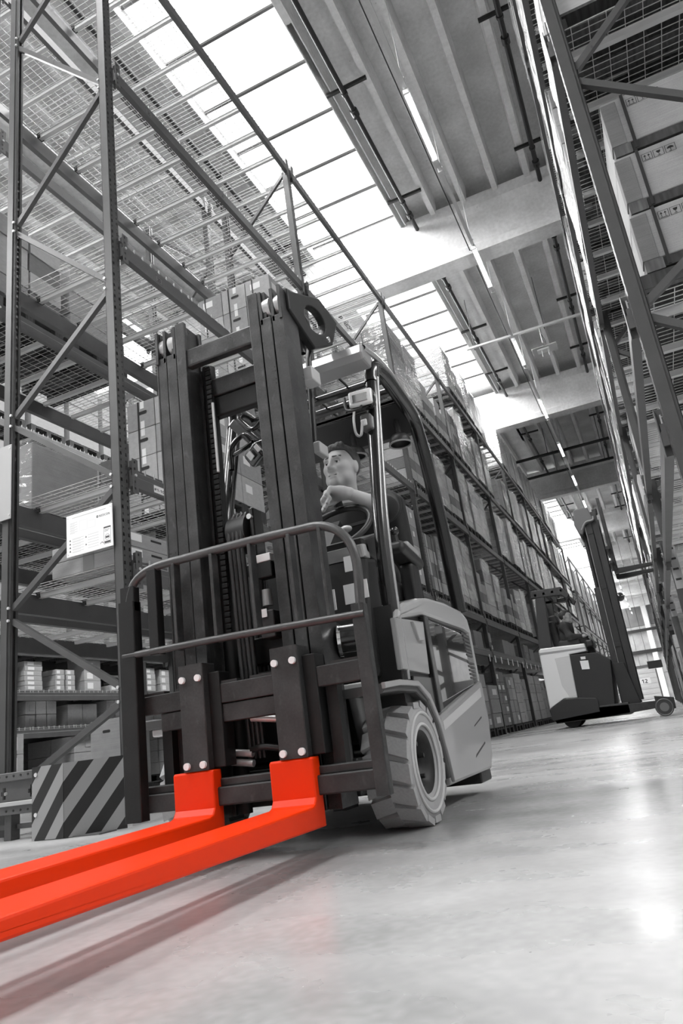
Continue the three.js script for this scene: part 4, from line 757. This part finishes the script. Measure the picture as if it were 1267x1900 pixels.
    P('guard_side_rail', pipe([V(X(-0.88), 1.84, -2.775), V(X(-0.875), 1.93, -2.8), V(X(-0.87), 1.955, -2.9), V(X(-0.868), 1.935, -3.1), V(X(-0.868), 1.88, -3.34), V(X(-0.868), 1.82, -3.4), V(X(-0.866), 1.4, -3.52), V(X(-0.862), 0.86, -3.57)], 0.036, 14, 70), gloss);
    P('rail_trim', pipe([V(X(-0.86), 1.965, -2.66), V(X(-0.85), 1.978, -2.8), V(X(-0.845), 1.97, -3.0), V(X(-0.843), 1.9, -3.35)], 0.014, 8, 30), mat(0.5, 0.22, 0.5));
  }
  P('guard_front_beam', uvm(extX([[-2.64, 1.9], [-2.625, 1.93], [-2.64, 1.975], [-2.7, 1.985], [-2.76, 1.97], [-2.74, 1.9]], -1.62, -0.855, 0.012)), phys(0.32, 0.3, { clearcoat: 0.4 }));
  for (const z of [-2.93, -3.07, -3.2]) P('roof_bar', uvm(span(-1.62, -0.88, 1.925, 1.955, z, z - 0.045, 0.008)), gloss);
  for (const x of [-1.42, -1.24, -1.06]) P('roof_wire', uvm(span(x - 0.004, x + 0.004, 1.955, 1.963, -2.74, -3.35)), M.black);
  P('roof_pane', span(-1.6, -0.89, 1.965, 1.969, -2.76, -3.22), phys(0.9, 0.05, { transmission: 1, thickness: 0 }));
  P('roof_rear_panel', uvm(extX([[-3.2, 1.93], [-3.2, 1.955], [-3.4, 1.9], [-3.42, 1.82], [-3.38, 1.82]], -1.62, -0.88, 0.006)), M.blackPlastic);
  for (const [x, z] of [[-0.945, -3.3], [-1.2, -3.3]]) { P('dome_speaker', [new THREE.SphereGeometry(0.058, 22, 12, 0, Math.PI * 2, 0, Math.PI * 0.55).scale(1, 1.0, 1).translate(x, 1.745, z)], M.blackPlastic); P('speaker_stem', cy(0.015, 0.015, 0.12, x, 1.85, z), M.blackPlastic); P('speaker_rim', new THREE.TorusGeometry(0.057, 0.005, 8, 28).rotateX(Math.PI / 2).translate(x, 1.738, z), mat(0.3, 0.4)); }
  // work lamps
  { const l = P('work_lamp', [rb(0.115, 0.085, 0.06, 0.02, -0.9, 1.715, -2.665, -0.1, 0.1, 0, 3)], gloss); P('lamp_lens', [rb(0.108, 0.078, 0.02, 0.016, -0.897, 1.714, -2.633, -0.1, 0.1, 0, 3)], phys(0.75, 0.08, { clearcoat: 1 })); P('lamp_reflector', [rb(0.07, 0.04, 0.004, 0.002, -0.897, 1.712, -2.6215, -0.1, 0.1, 0)], mat(0.35, 0.1, 0.8));
    P('lamp_guard', pipe([V(-0.965, 1.66, -2.62), V(-0.97, 1.74, -2.63), V(-0.955, 1.66, -2.6), V(-0.9, 1.645, -2.59), V(-0.885, 1.66, -2.6)], 0.006, 6), M.black);
    P('indicator', [rb(0.05, 0.075, 0.05, 0.01, -0.893, 1.605, -2.665, 0, 0, 0, 2)], mat(0.12, 0.2)); P('indicator_lens', [rb(0.028, 0.03, 0.01, 0.006, -0.9, 1.6, -2.638)], M.white);
    P('indicator_guard', pipe([V(-0.93, 1.66, -2.62), V(-0.935, 1.6, -2.61), V(-0.93, 1.54, -2.61), V(-0.915, 1.53, -2.61), V(-0.9, 1.6, -2.62)], 0.006, 6), mat(0.4, 0.3, 0.5));
    P('lamp_cable', pipe([V(-0.85, 1.73, -2.66), V(-0.835, 1.69, -2.64), V(-0.85, 1.66, -2.64), V(-0.87, 1.67, -2.66)], 0.004, 5), M.black);
    P('work_lamp', [rb(0.11, 0.08, 0.1, 0.02, -1.41, 1.6, -2.62, 0.5, -0.3, 0.5, 3)], gloss); P('lamp_lens', [rb(0.034, 0.034, 0.006, 0.002, -1.43, 1.575, -2.568, 0.5, -0.3, 0.5)], M.white); P('lamp_lens', [rb(0.034, 0.034, 0.006, 0.002, -1.39, 1.595, -2.56, 0.5, -0.3, 0.5)], M.white);
    P('lamp_bracket', [pipe([V(-1.55, 1.55, -2.6), V(-1.54, 1.66, -2.6), V(-1.47, 1.7, -2.6), V(-1.44, 1.66, -2.61)], 0.013, 8), pipe([V(-1.56, 1.62, -2.61), V(-1.49, 1.63, -2.6), V(-1.43, 1.65, -2.6)], 0.011, 8), pipe([V(-1.5, 1.79, -2.61), V(-1.43, 1.72, -2.61), V(-1.36, 1.77, -2.62)], 0.012, 8)], gloss);
    P('mirror', [rb(0.05, 0.2, 0.02, 0.01, -1.5, 1.74, -2.66, 0, 0, 0.7, 2)], gloss); }
  // steering wheel, column, seat, armrest
  { const sw = new THREE.TorusGeometry(0.165, 0.014, 10, 44).applyMatrix4(new THREE.Matrix4().makeRotationX(-0.75)).translate(-1.185, 1.235, -2.86); P('steering_wheel', [sw, cy(0.035, 0.035, 0.05, -1.185, 1.225, -2.855, 0.82, 0, 0, 16), rod(V(-1.185, 1.23, -2.86), V(-1.03, 1.235, -2.86), 0.022, 0.014), rod(V(-1.185, 1.23, -2.86), V(-1.34, 1.235, -2.86), 0.022, 0.014), rod(V(-1.185, 1.23, -2.86), V(-1.185, 1.12, -2.75), 0.022, 0.014)], M.blackPlastic);
    P('steering_knob', [cy(0.02, 0.024, 0.06, -1.2, 1.40, -2.95, 0.3, 0, 0, 14)], M.blackPlastic);
    P('steering_column', [rod(V(-1.185, 1.22, -2.85), V(-1.2, 0.95, -2.6), 0.09, 0.1)], M.blackPlastic);
    P('key_switch', [sp(0.022, -1.06, 1.16, -2.66, 1.3, 0.7, 1, 12)], mat(0.6, 0.3));
    P('seat_base', uvm(rb(0.5, 0.14, 0.46, 0.05, -1.25, 0.93, -3.2, 0, 0, 0, 3)), mat(0.02, 0.7)); P('seat_back', uvm(rb(0.46, 0.62, 0.12, 0.05, -1.25, 1.22, -3.47, 0.12, 0, 0, 3)), mat(0.02, 0.7));
    P('armrest', uvm(rb(0.1, 0.06, 0.3, 0.025, -0.955, 1.09, -3.08, -0.15, 0, 0, 3)), M.blackPlastic); P('armrest_post', uvm(rb(0.07, 0.22, 0.1, 0.02, -0.955, 0.95, -3.12)), M.blackPlastic);
    P('joystick', [cy(0.012, 0.016, 0.07, -0.95, 1.15, -2.97), sp(0.022, -0.95, 1.19, -2.97)], gloss);
    P('armrest_pad', [rb(0.085, 0.03, 0.16, 0.014, -0.95, 1.125, -3.1, -0.15, 0, 0, 2)], mat(0.4, 0.35)); }
}
{ // driver
  const t = thing('person', 'forklift driver in a black short-sleeved shirt gripping the steering knob', 'person', [-1.25, 0.94, -3.25]);
  const O = t.position, R = (x, y, z) => [x - O.x, y - O.y, z - O.z];
  personParts(t, {
    pelvis: R(-1.25, 1.07, -3.3), waist: R(-1.25, 1.18, -3.3), chest: R(-1.245, 1.33, -3.27), neck: R(-1.24, 1.49, -3.2),
    shL: R(-1.065, 1.415, -3.25), elL: R(-0.985, 1.325, -3.02), wrL: R(-1.125, 1.41, -2.925), hL: { dir: [-0.75, 0.05, 0.65], up: [0, 1, -0.08], thumb: 1 },
    shR: R(-1.42, 1.405, -3.25), elR: R(-1.5, 1.2, -3.12), wrR: R(-1.38, 1.19, -2.93), hR: { dir: [0.4, 0.0, 0.9], up: [0, 1, 0], thumb: 1 },
    hipL: R(-1.16, 1.05, -3.25), knL: R(-1.1, 1.03, -2.86), anL: R(-1.1, 0.6, -2.74), toeL: R(-1.09, 0.54, -2.6),
    hipR: R(-1.34, 1.05, -3.25), knR: R(-1.4, 1.03, -2.86), anR: R(-1.4, 0.6, -2.74), toeR: R(-1.42, 0.54, -2.6),
  });
  headParts(t, R(-1.225, 1.63, -3.13), -0.16, -0.05, -0.03);
}
// ---------------------------------------------------------------- reach truck farther down the aisle, facing the right rack
{
  const T = thing('reach_truck', 'white and black reach truck with a tall raised mast facing the right rack', 'reach truck', [-1.0, 0, -13.4]);
  const P = (n, g, m, par) => put(T, n, g, m, par);
  const zn = -12.82, zf = -13.95, E = (pts, z0, z1, b = 0.01) => uvm(ext(pts, Math.abs(z1 - z0), b).translate(0, 0, (z0 + z1) / 2));
  const whiteP = phys(0.85, 0.35, { clearcoat: 0.4 }), dk = mat(0.025, 0.45), dkG = mat(0.07, 0.5, 0.2, { map: tSteel });
  P('body_cover', E([[-1.845, 1.33], [-1.81, 1.365], [-1.07, 1.33], [-1.06, 1.2], [-1.345, 1.188], [-1.375, 0.47], [-1.585, 0.485], [-1.86, 0.345]], zn, zf, 0.02), whiteP);
  P('cover_recess', E([[-1.6, 1.16], [-1.36, 1.17], [-1.385, 0.5], [-1.5, 0.5], [-1.58, 0.7]], zn + 0.004, zn - 0.01, 0.003), phys(0.66, 0.4));
  P('stripe', E([[-1.842, 1.252], [-1.842, 1.292], [-1.063, 1.268], [-1.062, 1.24]], zn + 0.003, zn - 0.004, 0), mat(0.35, 0.5));
  P('battery_box', E([[-1.355, 1.18], [-0.9, 1.15], [-0.72, 1.0], [-0.815, 0.28], [-1.372, 0.28]], zn - 0.01, zf, 0.008), dk);
  P('data_plate', E([[-1.205, 1.055], [-1.07, 1.045], [-1.075, 0.9], [-1.2, 0.91]], zn - 0.004, zn - 0.012, 0), M.paper);
  P('data_plate', E([[-1.18, 1.12], [-1.1, 1.115], [-1.105, 1.07], [-1.18, 1.075]], zn - 0.004, zn - 0.012, 0), M.paper);
  P('skirt', E([[-1.87, 0.33], [-1.585, 0.478], [-1.37, 0.468], [-1.09, 0.425], [-1.055, 0.385], [-1.07, 0.2], [-1.85, 0.15]], zn + 0.015, zn - 0.25, 0.01), dk);
  P('chassis', E([[-1.86, 0.3], [-1.2, 0.29], [-0.6, 0.29], [-0.6, 0.1], [-1.8, 0.1]], zn, zf, 0.01), dkG);
  for (const z of [zn, zf + 0.16]) {
    P('support_leg', E([[-1.86, 0.3], [-1.2, 0.28], [-0.2, 0.25], [-0.2, 0.33], [0.09, 0.27], [0.08, 0.1], [0.0, 0.1], [-0.2, 0.14], [-1.0, 0.1], [-1.8, 0.1]], z, z - 0.16, 0.008), dkG);
    P('load_wheel', [cy(0.142, 0.142, 0.11, -0.085, 0.142, z - 0.05, Math.PI / 2, 0, 0, 30)], mat(0.05, 0.5)); P('wheel_hub', [cy(0.07, 0.07, 0.12, -0.085, 0.142, z - 0.05, Math.PI / 2, 0, 0, 20), new THREE.TorusGeometry(0.125, 0.008, 8, 30).translate(-0.085, 0.142, z + 0.006)], mat(0.2, 0.4, 0.3));
  }
  P('drive_wheel', [cy(0.15, 0.15, 0.14, -1.55, 0.15, zn - 0.2, Math.PI / 2, 0, 0, 26)], mat(0.03, 0.7));
  P('drive_wheel', [cy(0.15, 0.15, 0.14, -1.55, 0.15, zf + 0.3, Math.PI / 2, 0, 0, 26)], mat(0.03, 0.7));
  // mast: outer, middle and inner channels, both sides
  for (const z of [-13.02, -13.72]) {
    P('mast_rail', [span(-0.72, -0.62, 0.2, 2.25, z, z - 0.09, 0.006)], dkG); P('mast_rail', [span(-0.61, -0.5, 0.25, 3.5, z - 0.01, z - 0.08, 0.006)], dk); P('mast_rail', [span(-0.49, -0.38, 0.3, 3.6, z - 0.02, z - 0.07, 0.006)], dkG);
    P('mast_cylinder', cy(0.03, 0.03, 3.1, -0.665, 1.75, z - 0.12, 0, 0, 0, 14), dkG); P('mast_strip', span(-0.618, -0.612, 0.4, 3.4, z + 0.004, z - 0.02), mat(0.5, 0.3, 0.5));
    P('mast_housing', E([[-0.73, 0.95], [-0.53, 0.93], [-0.42, 0.26], [-0.7, 0.26]], z + 0.06, z - 0.14, 0.006), dk);
    P('fork_rail', E([[-0.325, 3.85], [-0.275, 3.835], [-0.265, 2.5], [-0.33, 2.5]], z - 0.08, z - 0.16, 0.004), dkG);
    P('fork', E([[-0.33, 2.62], [-0.28, 2.62], [-0.27, 2.53], [0.7, 2.51], [0.7, 2.49], [-0.2, 2.44], [-0.33, 2.45]], z - 0.1, z - 0.22, 0.006), dk);
  }
  for (const y of [1.2, 2.2, 3.2, 3.5]) P('mast_crossbar', [span(-0.6, -0.5, y, y + 0.07, -13.02, -13.8, 0.006)], dk);
  P('fork_carriage', [span(-0.37, -0.3, 2.6, 2.66, -12.98, -13.85, 0.006), span(-0.37, -0.3, 2.86, 2.92, -12.98, -13.85, 0.006)], dk);
  P('mast_head', E([[-0.75, 3.66], [-0.72, 3.7], [-0.5, 3.69], [-0.44, 3.43], [-0.6, 3.38], [-0.68, 3.21], [-0.74, 3.24], [-0.785, 3.42]], -12.98, -13.8, 0.02), mat(0.14, 0.5));
  P('hose', pipe([V(-0.68, 3.3, -12.99), V(-0.58, 3.42, -12.97), V(-0.45, 3.44, -12.97), V(-0.44, 3.5, -12.97)], 0.016, 7), mat(0.3, 0.3));
  P('fork_camera', [rb(0.09, 0.12, 0.09, 0.02, -0.4, 3.62, -13.2)], dk);
  // overhead guard and cab
  P('overhead_guard', E([[-1.79, 2.245], [-1.755, 2.375], [-1.24, 2.355], [-1.13, 2.2], [-1.18, 2.13], [-1.26, 2.21], [-1.53, 2.235]], zn, zn - 0.12, 0.01), mat(0.045, 0.6));
  P('overhead_guard', E([[-1.79, 2.245], [-1.755, 2.375], [-1.24, 2.355], [-1.13, 2.2], [-1.18, 2.13], [-1.26, 2.21], [-1.53, 2.235]], zf + 0.12, zf, 0.01), mat(0.045, 0.6));
  for (const x of [-1.7, -1.55, -1.4, -1.25]) P('guard_bar', [span(x - 0.02, x + 0.02, 2.27, 2.31, zn, zf)], dk);
  P('guard_pillar', E([[-1.705, 2.3], [-1.55, 2.3], [-1.61, 1.34], [-1.835, 1.34]], zn - 0.01, zn - 0.12, 0.01), mat(0.045, 0.6));
  P('guard_pillar', E([[-1.705, 2.3], [-1.55, 2.3], [-1.61, 1.34], [-1.835, 1.34]], zf + 0.12, zf, 0.01), mat(0.045, 0.6));
  P('headrest', [rb(0.14, 0.16, 0.3, 0.04, -1.53, 1.85, -13.3, 0, 0, 0.1, 3)], mat(0.06, 0.7)); P('seat_back', [rb(0.14, 0.55, 0.5, 0.05, -1.55, 1.55, -13.3, 0, 0, 0.1, 3)], mat(0.03, 0.7)); P('seat_cushion', [rb(0.42, 0.14, 0.5, 0.05, -1.36, 1.4, -13.3, 0, 0, 0, 3)], mat(0.05, 0.7));
  P('control_panel', [rb(0.12, 0.12, 0.7, 0.03, -1.0, 1.33, -13.3)], dk); P('steering_wheel', [new THREE.TorusGeometry(0.12, 0.014, 8, 28).rotateX(Math.PI / 2 - 0.35).rotateZ(-0.9).translate(-1.01, 1.44, -13.1)], mat(0.35, 0.3));
  P('monitor', [rb(0.03, 0.12, 0.18, 0.01, -1.2, 2.1, -13.3), rb(0.16, 0.07, 0.14, 0.02, -1.3, 2.16, -13.1)], dk);
  const d = thing('person', 'reach truck driver in dark clothes seated sideways to the camera', 'person', [-1.34, 1.4, -13.25]);
  const O = d.position, R = (x, y, z) => [x - O.x, y - O.y, z - O.z];
  const zc = -13.25;
  personParts(d, { pelvis: R(-1.4, 1.47, zc), waist: R(-1.4, 1.54, zc), chest: R(-1.37, 1.64, zc), neck: R(-1.33, 1.75, zc), shL: R(-1.36, 1.69, zc + 0.17), elL: R(-1.3, 1.5, zc + 0.24), wrL: R(-1.1, 1.48, zc + 0.17), hL: { dir: [1, 0, 0], up: [0, 1, 0], thumb: -1 }, shR: R(-1.36, 1.69, zc - 0.17), elR: R(-1.3, 1.5, zc - 0.24), wrR: R(-1.1, 1.48, zc - 0.17), hR: { dir: [1, 0, 0], up: [0, 1, 0], thumb: 1 }, hipL: R(-1.4, 1.5, zc + 0.09), knL: R(-1.06, 1.42, zc + 0.1), anL: R(-1.0, 1.12, zc + 0.1), toeL: R(-0.9, 1.08, zc + 0.1), hipR: R(-1.4, 1.5, zc - 0.09), knR: R(-1.06, 1.42, zc - 0.1), anR: R(-1.0, 1.12, zc - 0.1), toeR: R(-0.9, 1.08, zc - 0.1) }, { longSleeve: true, shirt: mat(0.04, 0.9) });
  headParts(d, R(-1.31, 1.87, zc), Math.PI / 2 - 0.15, 0, 0);
}
// ---------------------------------------------------------------- rack end protection, boards, labels
{
  const g = thing('guard_rail', 'low grey steel guard rail with cross-shaped hole across the rack end', 'guard rail', [-4.1, 0, -3.46]);
  const hole = (x, y) => { const a = 0.012, b = 0.035; return [[x - a, y - b], [x + a, y - b], [x + a, y - a], [x + b * 0.8, y - a], [x + b * 0.8, y + a], [x + a, y + a], [x + a, y + b], [x - a, y + b], [x - a, y + a], [x - b * 0.8, y + a], [x - b * 0.8, y - a], [x - a, y - a]]; };
  put(g, 'web', uvm(ext([[-5.2, 0.205], [-3.5, 0.205], [-3.5, 0.345], [-5.2, 0.345]], 0.006, 0, [hole(-3.69, 0.275), hole(-3.92, 0.275), hole(-4.3, 0.275), hole(-4.8, 0.275)]).translate(0, 0, -3.47)), M.beam);
  put(g, 'top_flange', uvm(span(-5.2, -3.5, 0.345, 0.397, -3.43, -3.475, 0.006)), M.beam); put(g, 'bottom_flange', uvm(span(-5.2, -3.5, 0.15, 0.207, -3.43, -3.475, 0.006)), M.beam);
  put(g, 'flange_lip', uvm(span(-5.2, -3.5, 0.2, 0.225, -3.41, -3.45, 0.004)), mat(0.4, 0.4));
  for (let x = -4.4; x < -3.5; x += 0.06) for (const y of [0.375, 0.172]) put(g, 'bolt_hole', cy(0.007, 0.007, 0.003, x, y, -3.4285, Math.PI / 2, 0, 0, 8), M.black);
  put(g, 'foot_bar', uvm(span(-5.2, -3.5, 0.06, 0.09, -3.5, -3.53, 0.004)), M.beam);
  for (const x of [-3.85, -4.9]) put(g, 'foot', uvm(span(x - 0.06, x, 0, 0.16, -3.46, -3.53, 0.004)), M.post);
  const p = thing('striped_guard_plate', 'bent corner guard plate with black and grey diagonal stripes', 'guard plate', [-3.24, 0, -3.35]);
  // stripes are print on the steel: one texture laid along the unfolded plate
  const A = V(-3.505, 0, -3.3), Bp = V(-3.25, 0, -3.285), C = V(-2.985, 0, -3.5), l1 = A.distanceTo(Bp), l2 = Bp.distanceTo(C), hgt = 0.4, tot = l1 + l2;
  const tx = canvasTex(1024, 640, (c, W, H) => { c.fillStyle = '#8f8f8f'; c.fillRect(0, 0, W, H); c.fillStyle = '#1c1c1c'; const s = H / 0.4, per = 0.185 * s; for (let k = -8; k < 14; k++) { const x = k * per + 0.02 * s; c.beginPath(); c.moveTo(x, H); c.lineTo(x + per * 0.5, H); c.lineTo(x + per * 0.5 + 0.34 * s, 0); c.lineTo(x + 0.34 * s, 0); c.fill(); } });
  const m = mat(1, 0.55, 0, { map: tx });
  const plateG = (P0, P1, u0, u1) => { const d = new THREE.Vector3().subVectors(P1, P0), L = d.length(), b = new THREE.BoxGeometry(L, hgt, 0.008), uv = b.attributes.uv, ps = b.attributes.position; for (let i = 0; i < uv.count; i++) uv.setXY(i, u0 + (u1 - u0) * (ps.getX(i) / L + 0.5), ps.getY(i) / hgt + 0.5); b.rotateY(-Math.atan2(d.z, d.x)); return b.translate((P0.x + P1.x) / 2, hgt / 2 + 0.004, (P0.z + P1.z) / 2); };
  put(p, 'side_plate', plateG(A, Bp, 0, l1 / tot), m); put(p, 'front_plate', plateG(Bp, C, l1 / tot, 1), m);
  for (const y of [0.36, 0.14]) put(p, 'bolt', cy(0.012, 0.012, 0.01, A.x + 0.035, y, A.z + 0.007, Math.PI / 2, 0, 0, 12), M.bolt);
  put(p, 'anchor_flange', span(-3.5, -3.02, 0, 0.008, -3.31, -3.45), M.beam);
}
{ // boards on the first frame
  const tx = canvasTex(1024, 768, (c, W, H) => {
    c.fillStyle = '#f4f4f4'; c.fillRect(0, 0, W, H); c.fillStyle = '#c4c4c4';
    c.fillRect(130, 55, 760, 16); for (let i = 0; i < 5; i++) { c.fillRect(80, 150 + i * 44, 170, 9); c.fillRect(80, 168 + i * 44, 110, 9); } c.strokeStyle = '#cfcfcf'; c.lineWidth = 5; c.strokeRect(300, 150, 170, 190); c.strokeRect(500, 200, 150, 130);
    for (let i = 0; i < 6; i++) { c.fillRect(130, 450 + i * 48, 260, 8); c.fillRect(130, 466 + i * 48, 190, 8); c.fillRect(480, 450 + i * 48, 240, 8); }
    c.fillStyle = '#222'; for (let i = 0; i < 4; i++) { c.beginPath(); c.moveTo(60, 490 + i * 66); c.lineTo(100, 490 + i * 66); c.lineTo(80, 452 + i * 66); c.fill(); } for (const [x, y] of [[440, 460], [440, 600]]) { c.beginPath(); c.moveTo(x - 18, y + 34); c.lineTo(x + 18, y + 34); c.lineTo(x, y); c.fill(); }
    c.fillStyle = '#333'; c.font = 'bold 58px sans-serif'; c.fillText('NEDCON', 735, 190); c.beginPath(); c.arc(702, 170, 24, 0, 7); c.fill(); c.strokeStyle = '#f4f4f4'; c.lineWidth = 6; c.beginPath(); c.moveTo(682, 170); c.lineTo(722, 170); c.stroke();
    c.fillStyle = '#444'; c.fillRect(835, 400, 150, 26); c.strokeStyle = '#444'; c.lineWidth = 6; c.strokeRect(835, 400, 150, 310); c.fillRect(845, 660, 130, 40); c.beginPath(); c.arc(910, 590, 50, 0, 7); c.stroke(); c.fillRect(870, 572, 80, 36); c.fillRect(850, 450, 110, 8); c.fillRect(850, 474, 80, 8); c.lineWidth = 12; c.beginPath(); c.arc(790, 690, 30, Math.PI, 0); c.stroke();
  });
  const s = thing('notice_board', 'white load notice board with printed text on the first rack frame', 'sign', [-3.335, 1.757, -3.63]);
  mesh('panel', rb(0.41, 0.305, 0.008, 0.003, 0, 0.153, 0), M.white, s); const f = mesh('print', new THREE.PlaneGeometry(0.405, 0.3), mat(1, 0.5, 0, { map: tx }), s); f.position.set(0, 0.153, 0.0046);
  for (const [x, y] of [[-0.19, 0.02], [-0.19, 0.285], [0.19, 0.285]]) mesh('screw', cy(0.005, 0.005, 0.004, x, y, 0.006, Math.PI / 2, 0, 0, 8), M.bolt, s);
  const q = thing('blank_board', 'plain grey board bolted to the rear post at the left edge', 'sign', [-4.2, 2.18, -3.62]);
  mesh('panel', rb(0.27, 0.6, 0.008, 0.003, 0, 0.3, 0), mat(0.42, 0.45), q); for (const y of [0.03, 0.57]) mesh('screw', cy(0.006, 0.006, 0.005, 0.12, y, 0.006, Math.PI / 2, 0, 0, 8), M.bolt, q);
  // caution strip on a wrapped load of the back rack
  const cm = canvasTex(512, 256, (c, W, H) => { c.fillStyle = '#8a8a8a'; c.fillRect(0, 0, W, H); c.fillStyle = '#2a2a2a'; c.font = 'bold 84px sans-serif'; c.fillText('CAUTION', 60, 100); for (let i = 0; i < 3; i++) c.fillRect(50, 140 + i * 32, 380 - i * 60, 9); });
  const w = thing('wrapped_crate', 'dim film-wrapped crate marked CAUTION behind the rear post', 'crate', [-4.98, 2.359, -4.6]);
  mesh('pallet', PAL, M.woodDark, w); mesh('crate', uvm(rb(1.0, 0.62, 0.8, 0.01, 0, 0.456, 0)), M.card, w); mesh('caution_label', new THREE.PlaneGeometry(0.36, 0.16), mat(1, 0.7, 0, { map: cm }), w).position.set(0.2, 0.4, 0.402);
  const fl = mesh('stretch_film', filmGeo(0.83, 0.66, 1.03, 3), M.film, w); fl.position.y = 0.47;
}
{ // level plates on the aisle beams
  const txt = (s, w, inv) => canvasTex(256, 128, (c, W, H) => { c.fillStyle = inv ? '#e6e6e6' : '#6e6e6e'; c.fillRect(0, 0, W, H); c.fillStyle = '#161616'; c.font = `bold ${w}px sans-serif`; c.textAlign = 'center'; c.textBaseline = 'middle'; c.fillText(s, W / 2, H / 2 + 4); c.strokeStyle = '#222'; c.lineWidth = 6; c.strokeRect(4, 4, W - 8, H - 8); });
  const m = { 4.285: mat(1, 0.6, 0, { map: txt('20', 110) }), 6.11: mat(1, 0.6, 0, { map: txt('30', 110) }), 8.05: mat(1, 0.6, 0, { map: txt('40', 110) }), 2.345: mat(1, 0.6, 0, { map: txt('#1-10-15', 58, true) }) };
  const L = scene.getObjectByName('pallet_rack');
  for (const [y, mm] of Object.entries(m)) for (let k = 0; k < 6; k++) {
    const w = y === '2.345' ? 0.2 : 0.09, p = mesh('level_plate', bx(0.002, w === 0.2 ? 0.1 : 0.07, w), [M.white, M.white, M.white, M.white, M.white, M.white], L);
    p.material = mm; p.geometry = new THREE.PlaneGeometry(w, 0.065).rotateY(Math.PI / 2); p.position.set(0.03, +y - 0.105, -0.5 - k * 1.22 + (w === 0.2 ? 0.12 : 0));
  }
  for (let k = 0; k < 15; k++) { const c = mesh('location_card', bx(0.003, 0.14, 0.09), M.paper, L); c.position.set(0.034, 1.48, -10.6 - k * 0.62 - (k % 3 ? 0 : 0.1)); }
  const R = scene.getObjectByName('pallet_rack_002');
  for (const [z, y] of [[-7.39, 1.5], [-11.09, 1.6], [-14.79, 1.7]]) { const c = mesh('location_card', bx(0.08, 0.5, 0.003), mat(0.3, 0.5), R); c.position.set(0.045, y, z - FZ + 0.049); for (let i = 0; i < 4; i++) { const q = mesh('card_print', bx(0.05, 0.02, 0.002), M.print, R); q.position.set(0.045, y - 0.16 + i * 0.1, z - FZ + 0.0515); } }
}
{ // hung over the aisle far away
  const s = thing('information_screen', 'dark rectangular screen hanging over the aisle near the end wall', 'screen', [-0.22, 1.82, -45]);
  mesh('frame', rb(0.78, 0.44, 0.06, 0.01, 0, 0.22, 0), M.black, s); mesh('lower_edge', bx(0.78, 0.02, 0.065, 0, 0.0, 0), M.white, s); for (const x of [-0.3, 0.3]) mesh('hanger', cy(0.01, 0.01, 9.2, x, 5.02, 0, 0, 0, 0, 5), M.black, s);
  const r = thing('hanging_mirror', 'round dark convex mirror hung on two wires over the aisle', 'mirror', [-1.16, 5.93, -45]);
  mesh('dome', new THREE.SphereGeometry(0.25, 24, 12, 0, Math.PI * 2, 0, Math.PI / 2).rotateX(Math.PI / 2).translate(0, 0.24, 0), mat(0.05, 0.1, 0.8), r); mesh('rim', new THREE.TorusGeometry(0.25, 0.02, 8, 32).translate(0, 0.24, 0), M.black, r); for (const s2 of [-1, 1]) mesh('wire', rod(V(s2 * 0.2, 0.4, 0), V(s2 * 0.35, 5.1, 0), 0.01), M.black, r);
}
renderer.render(scene, camera);
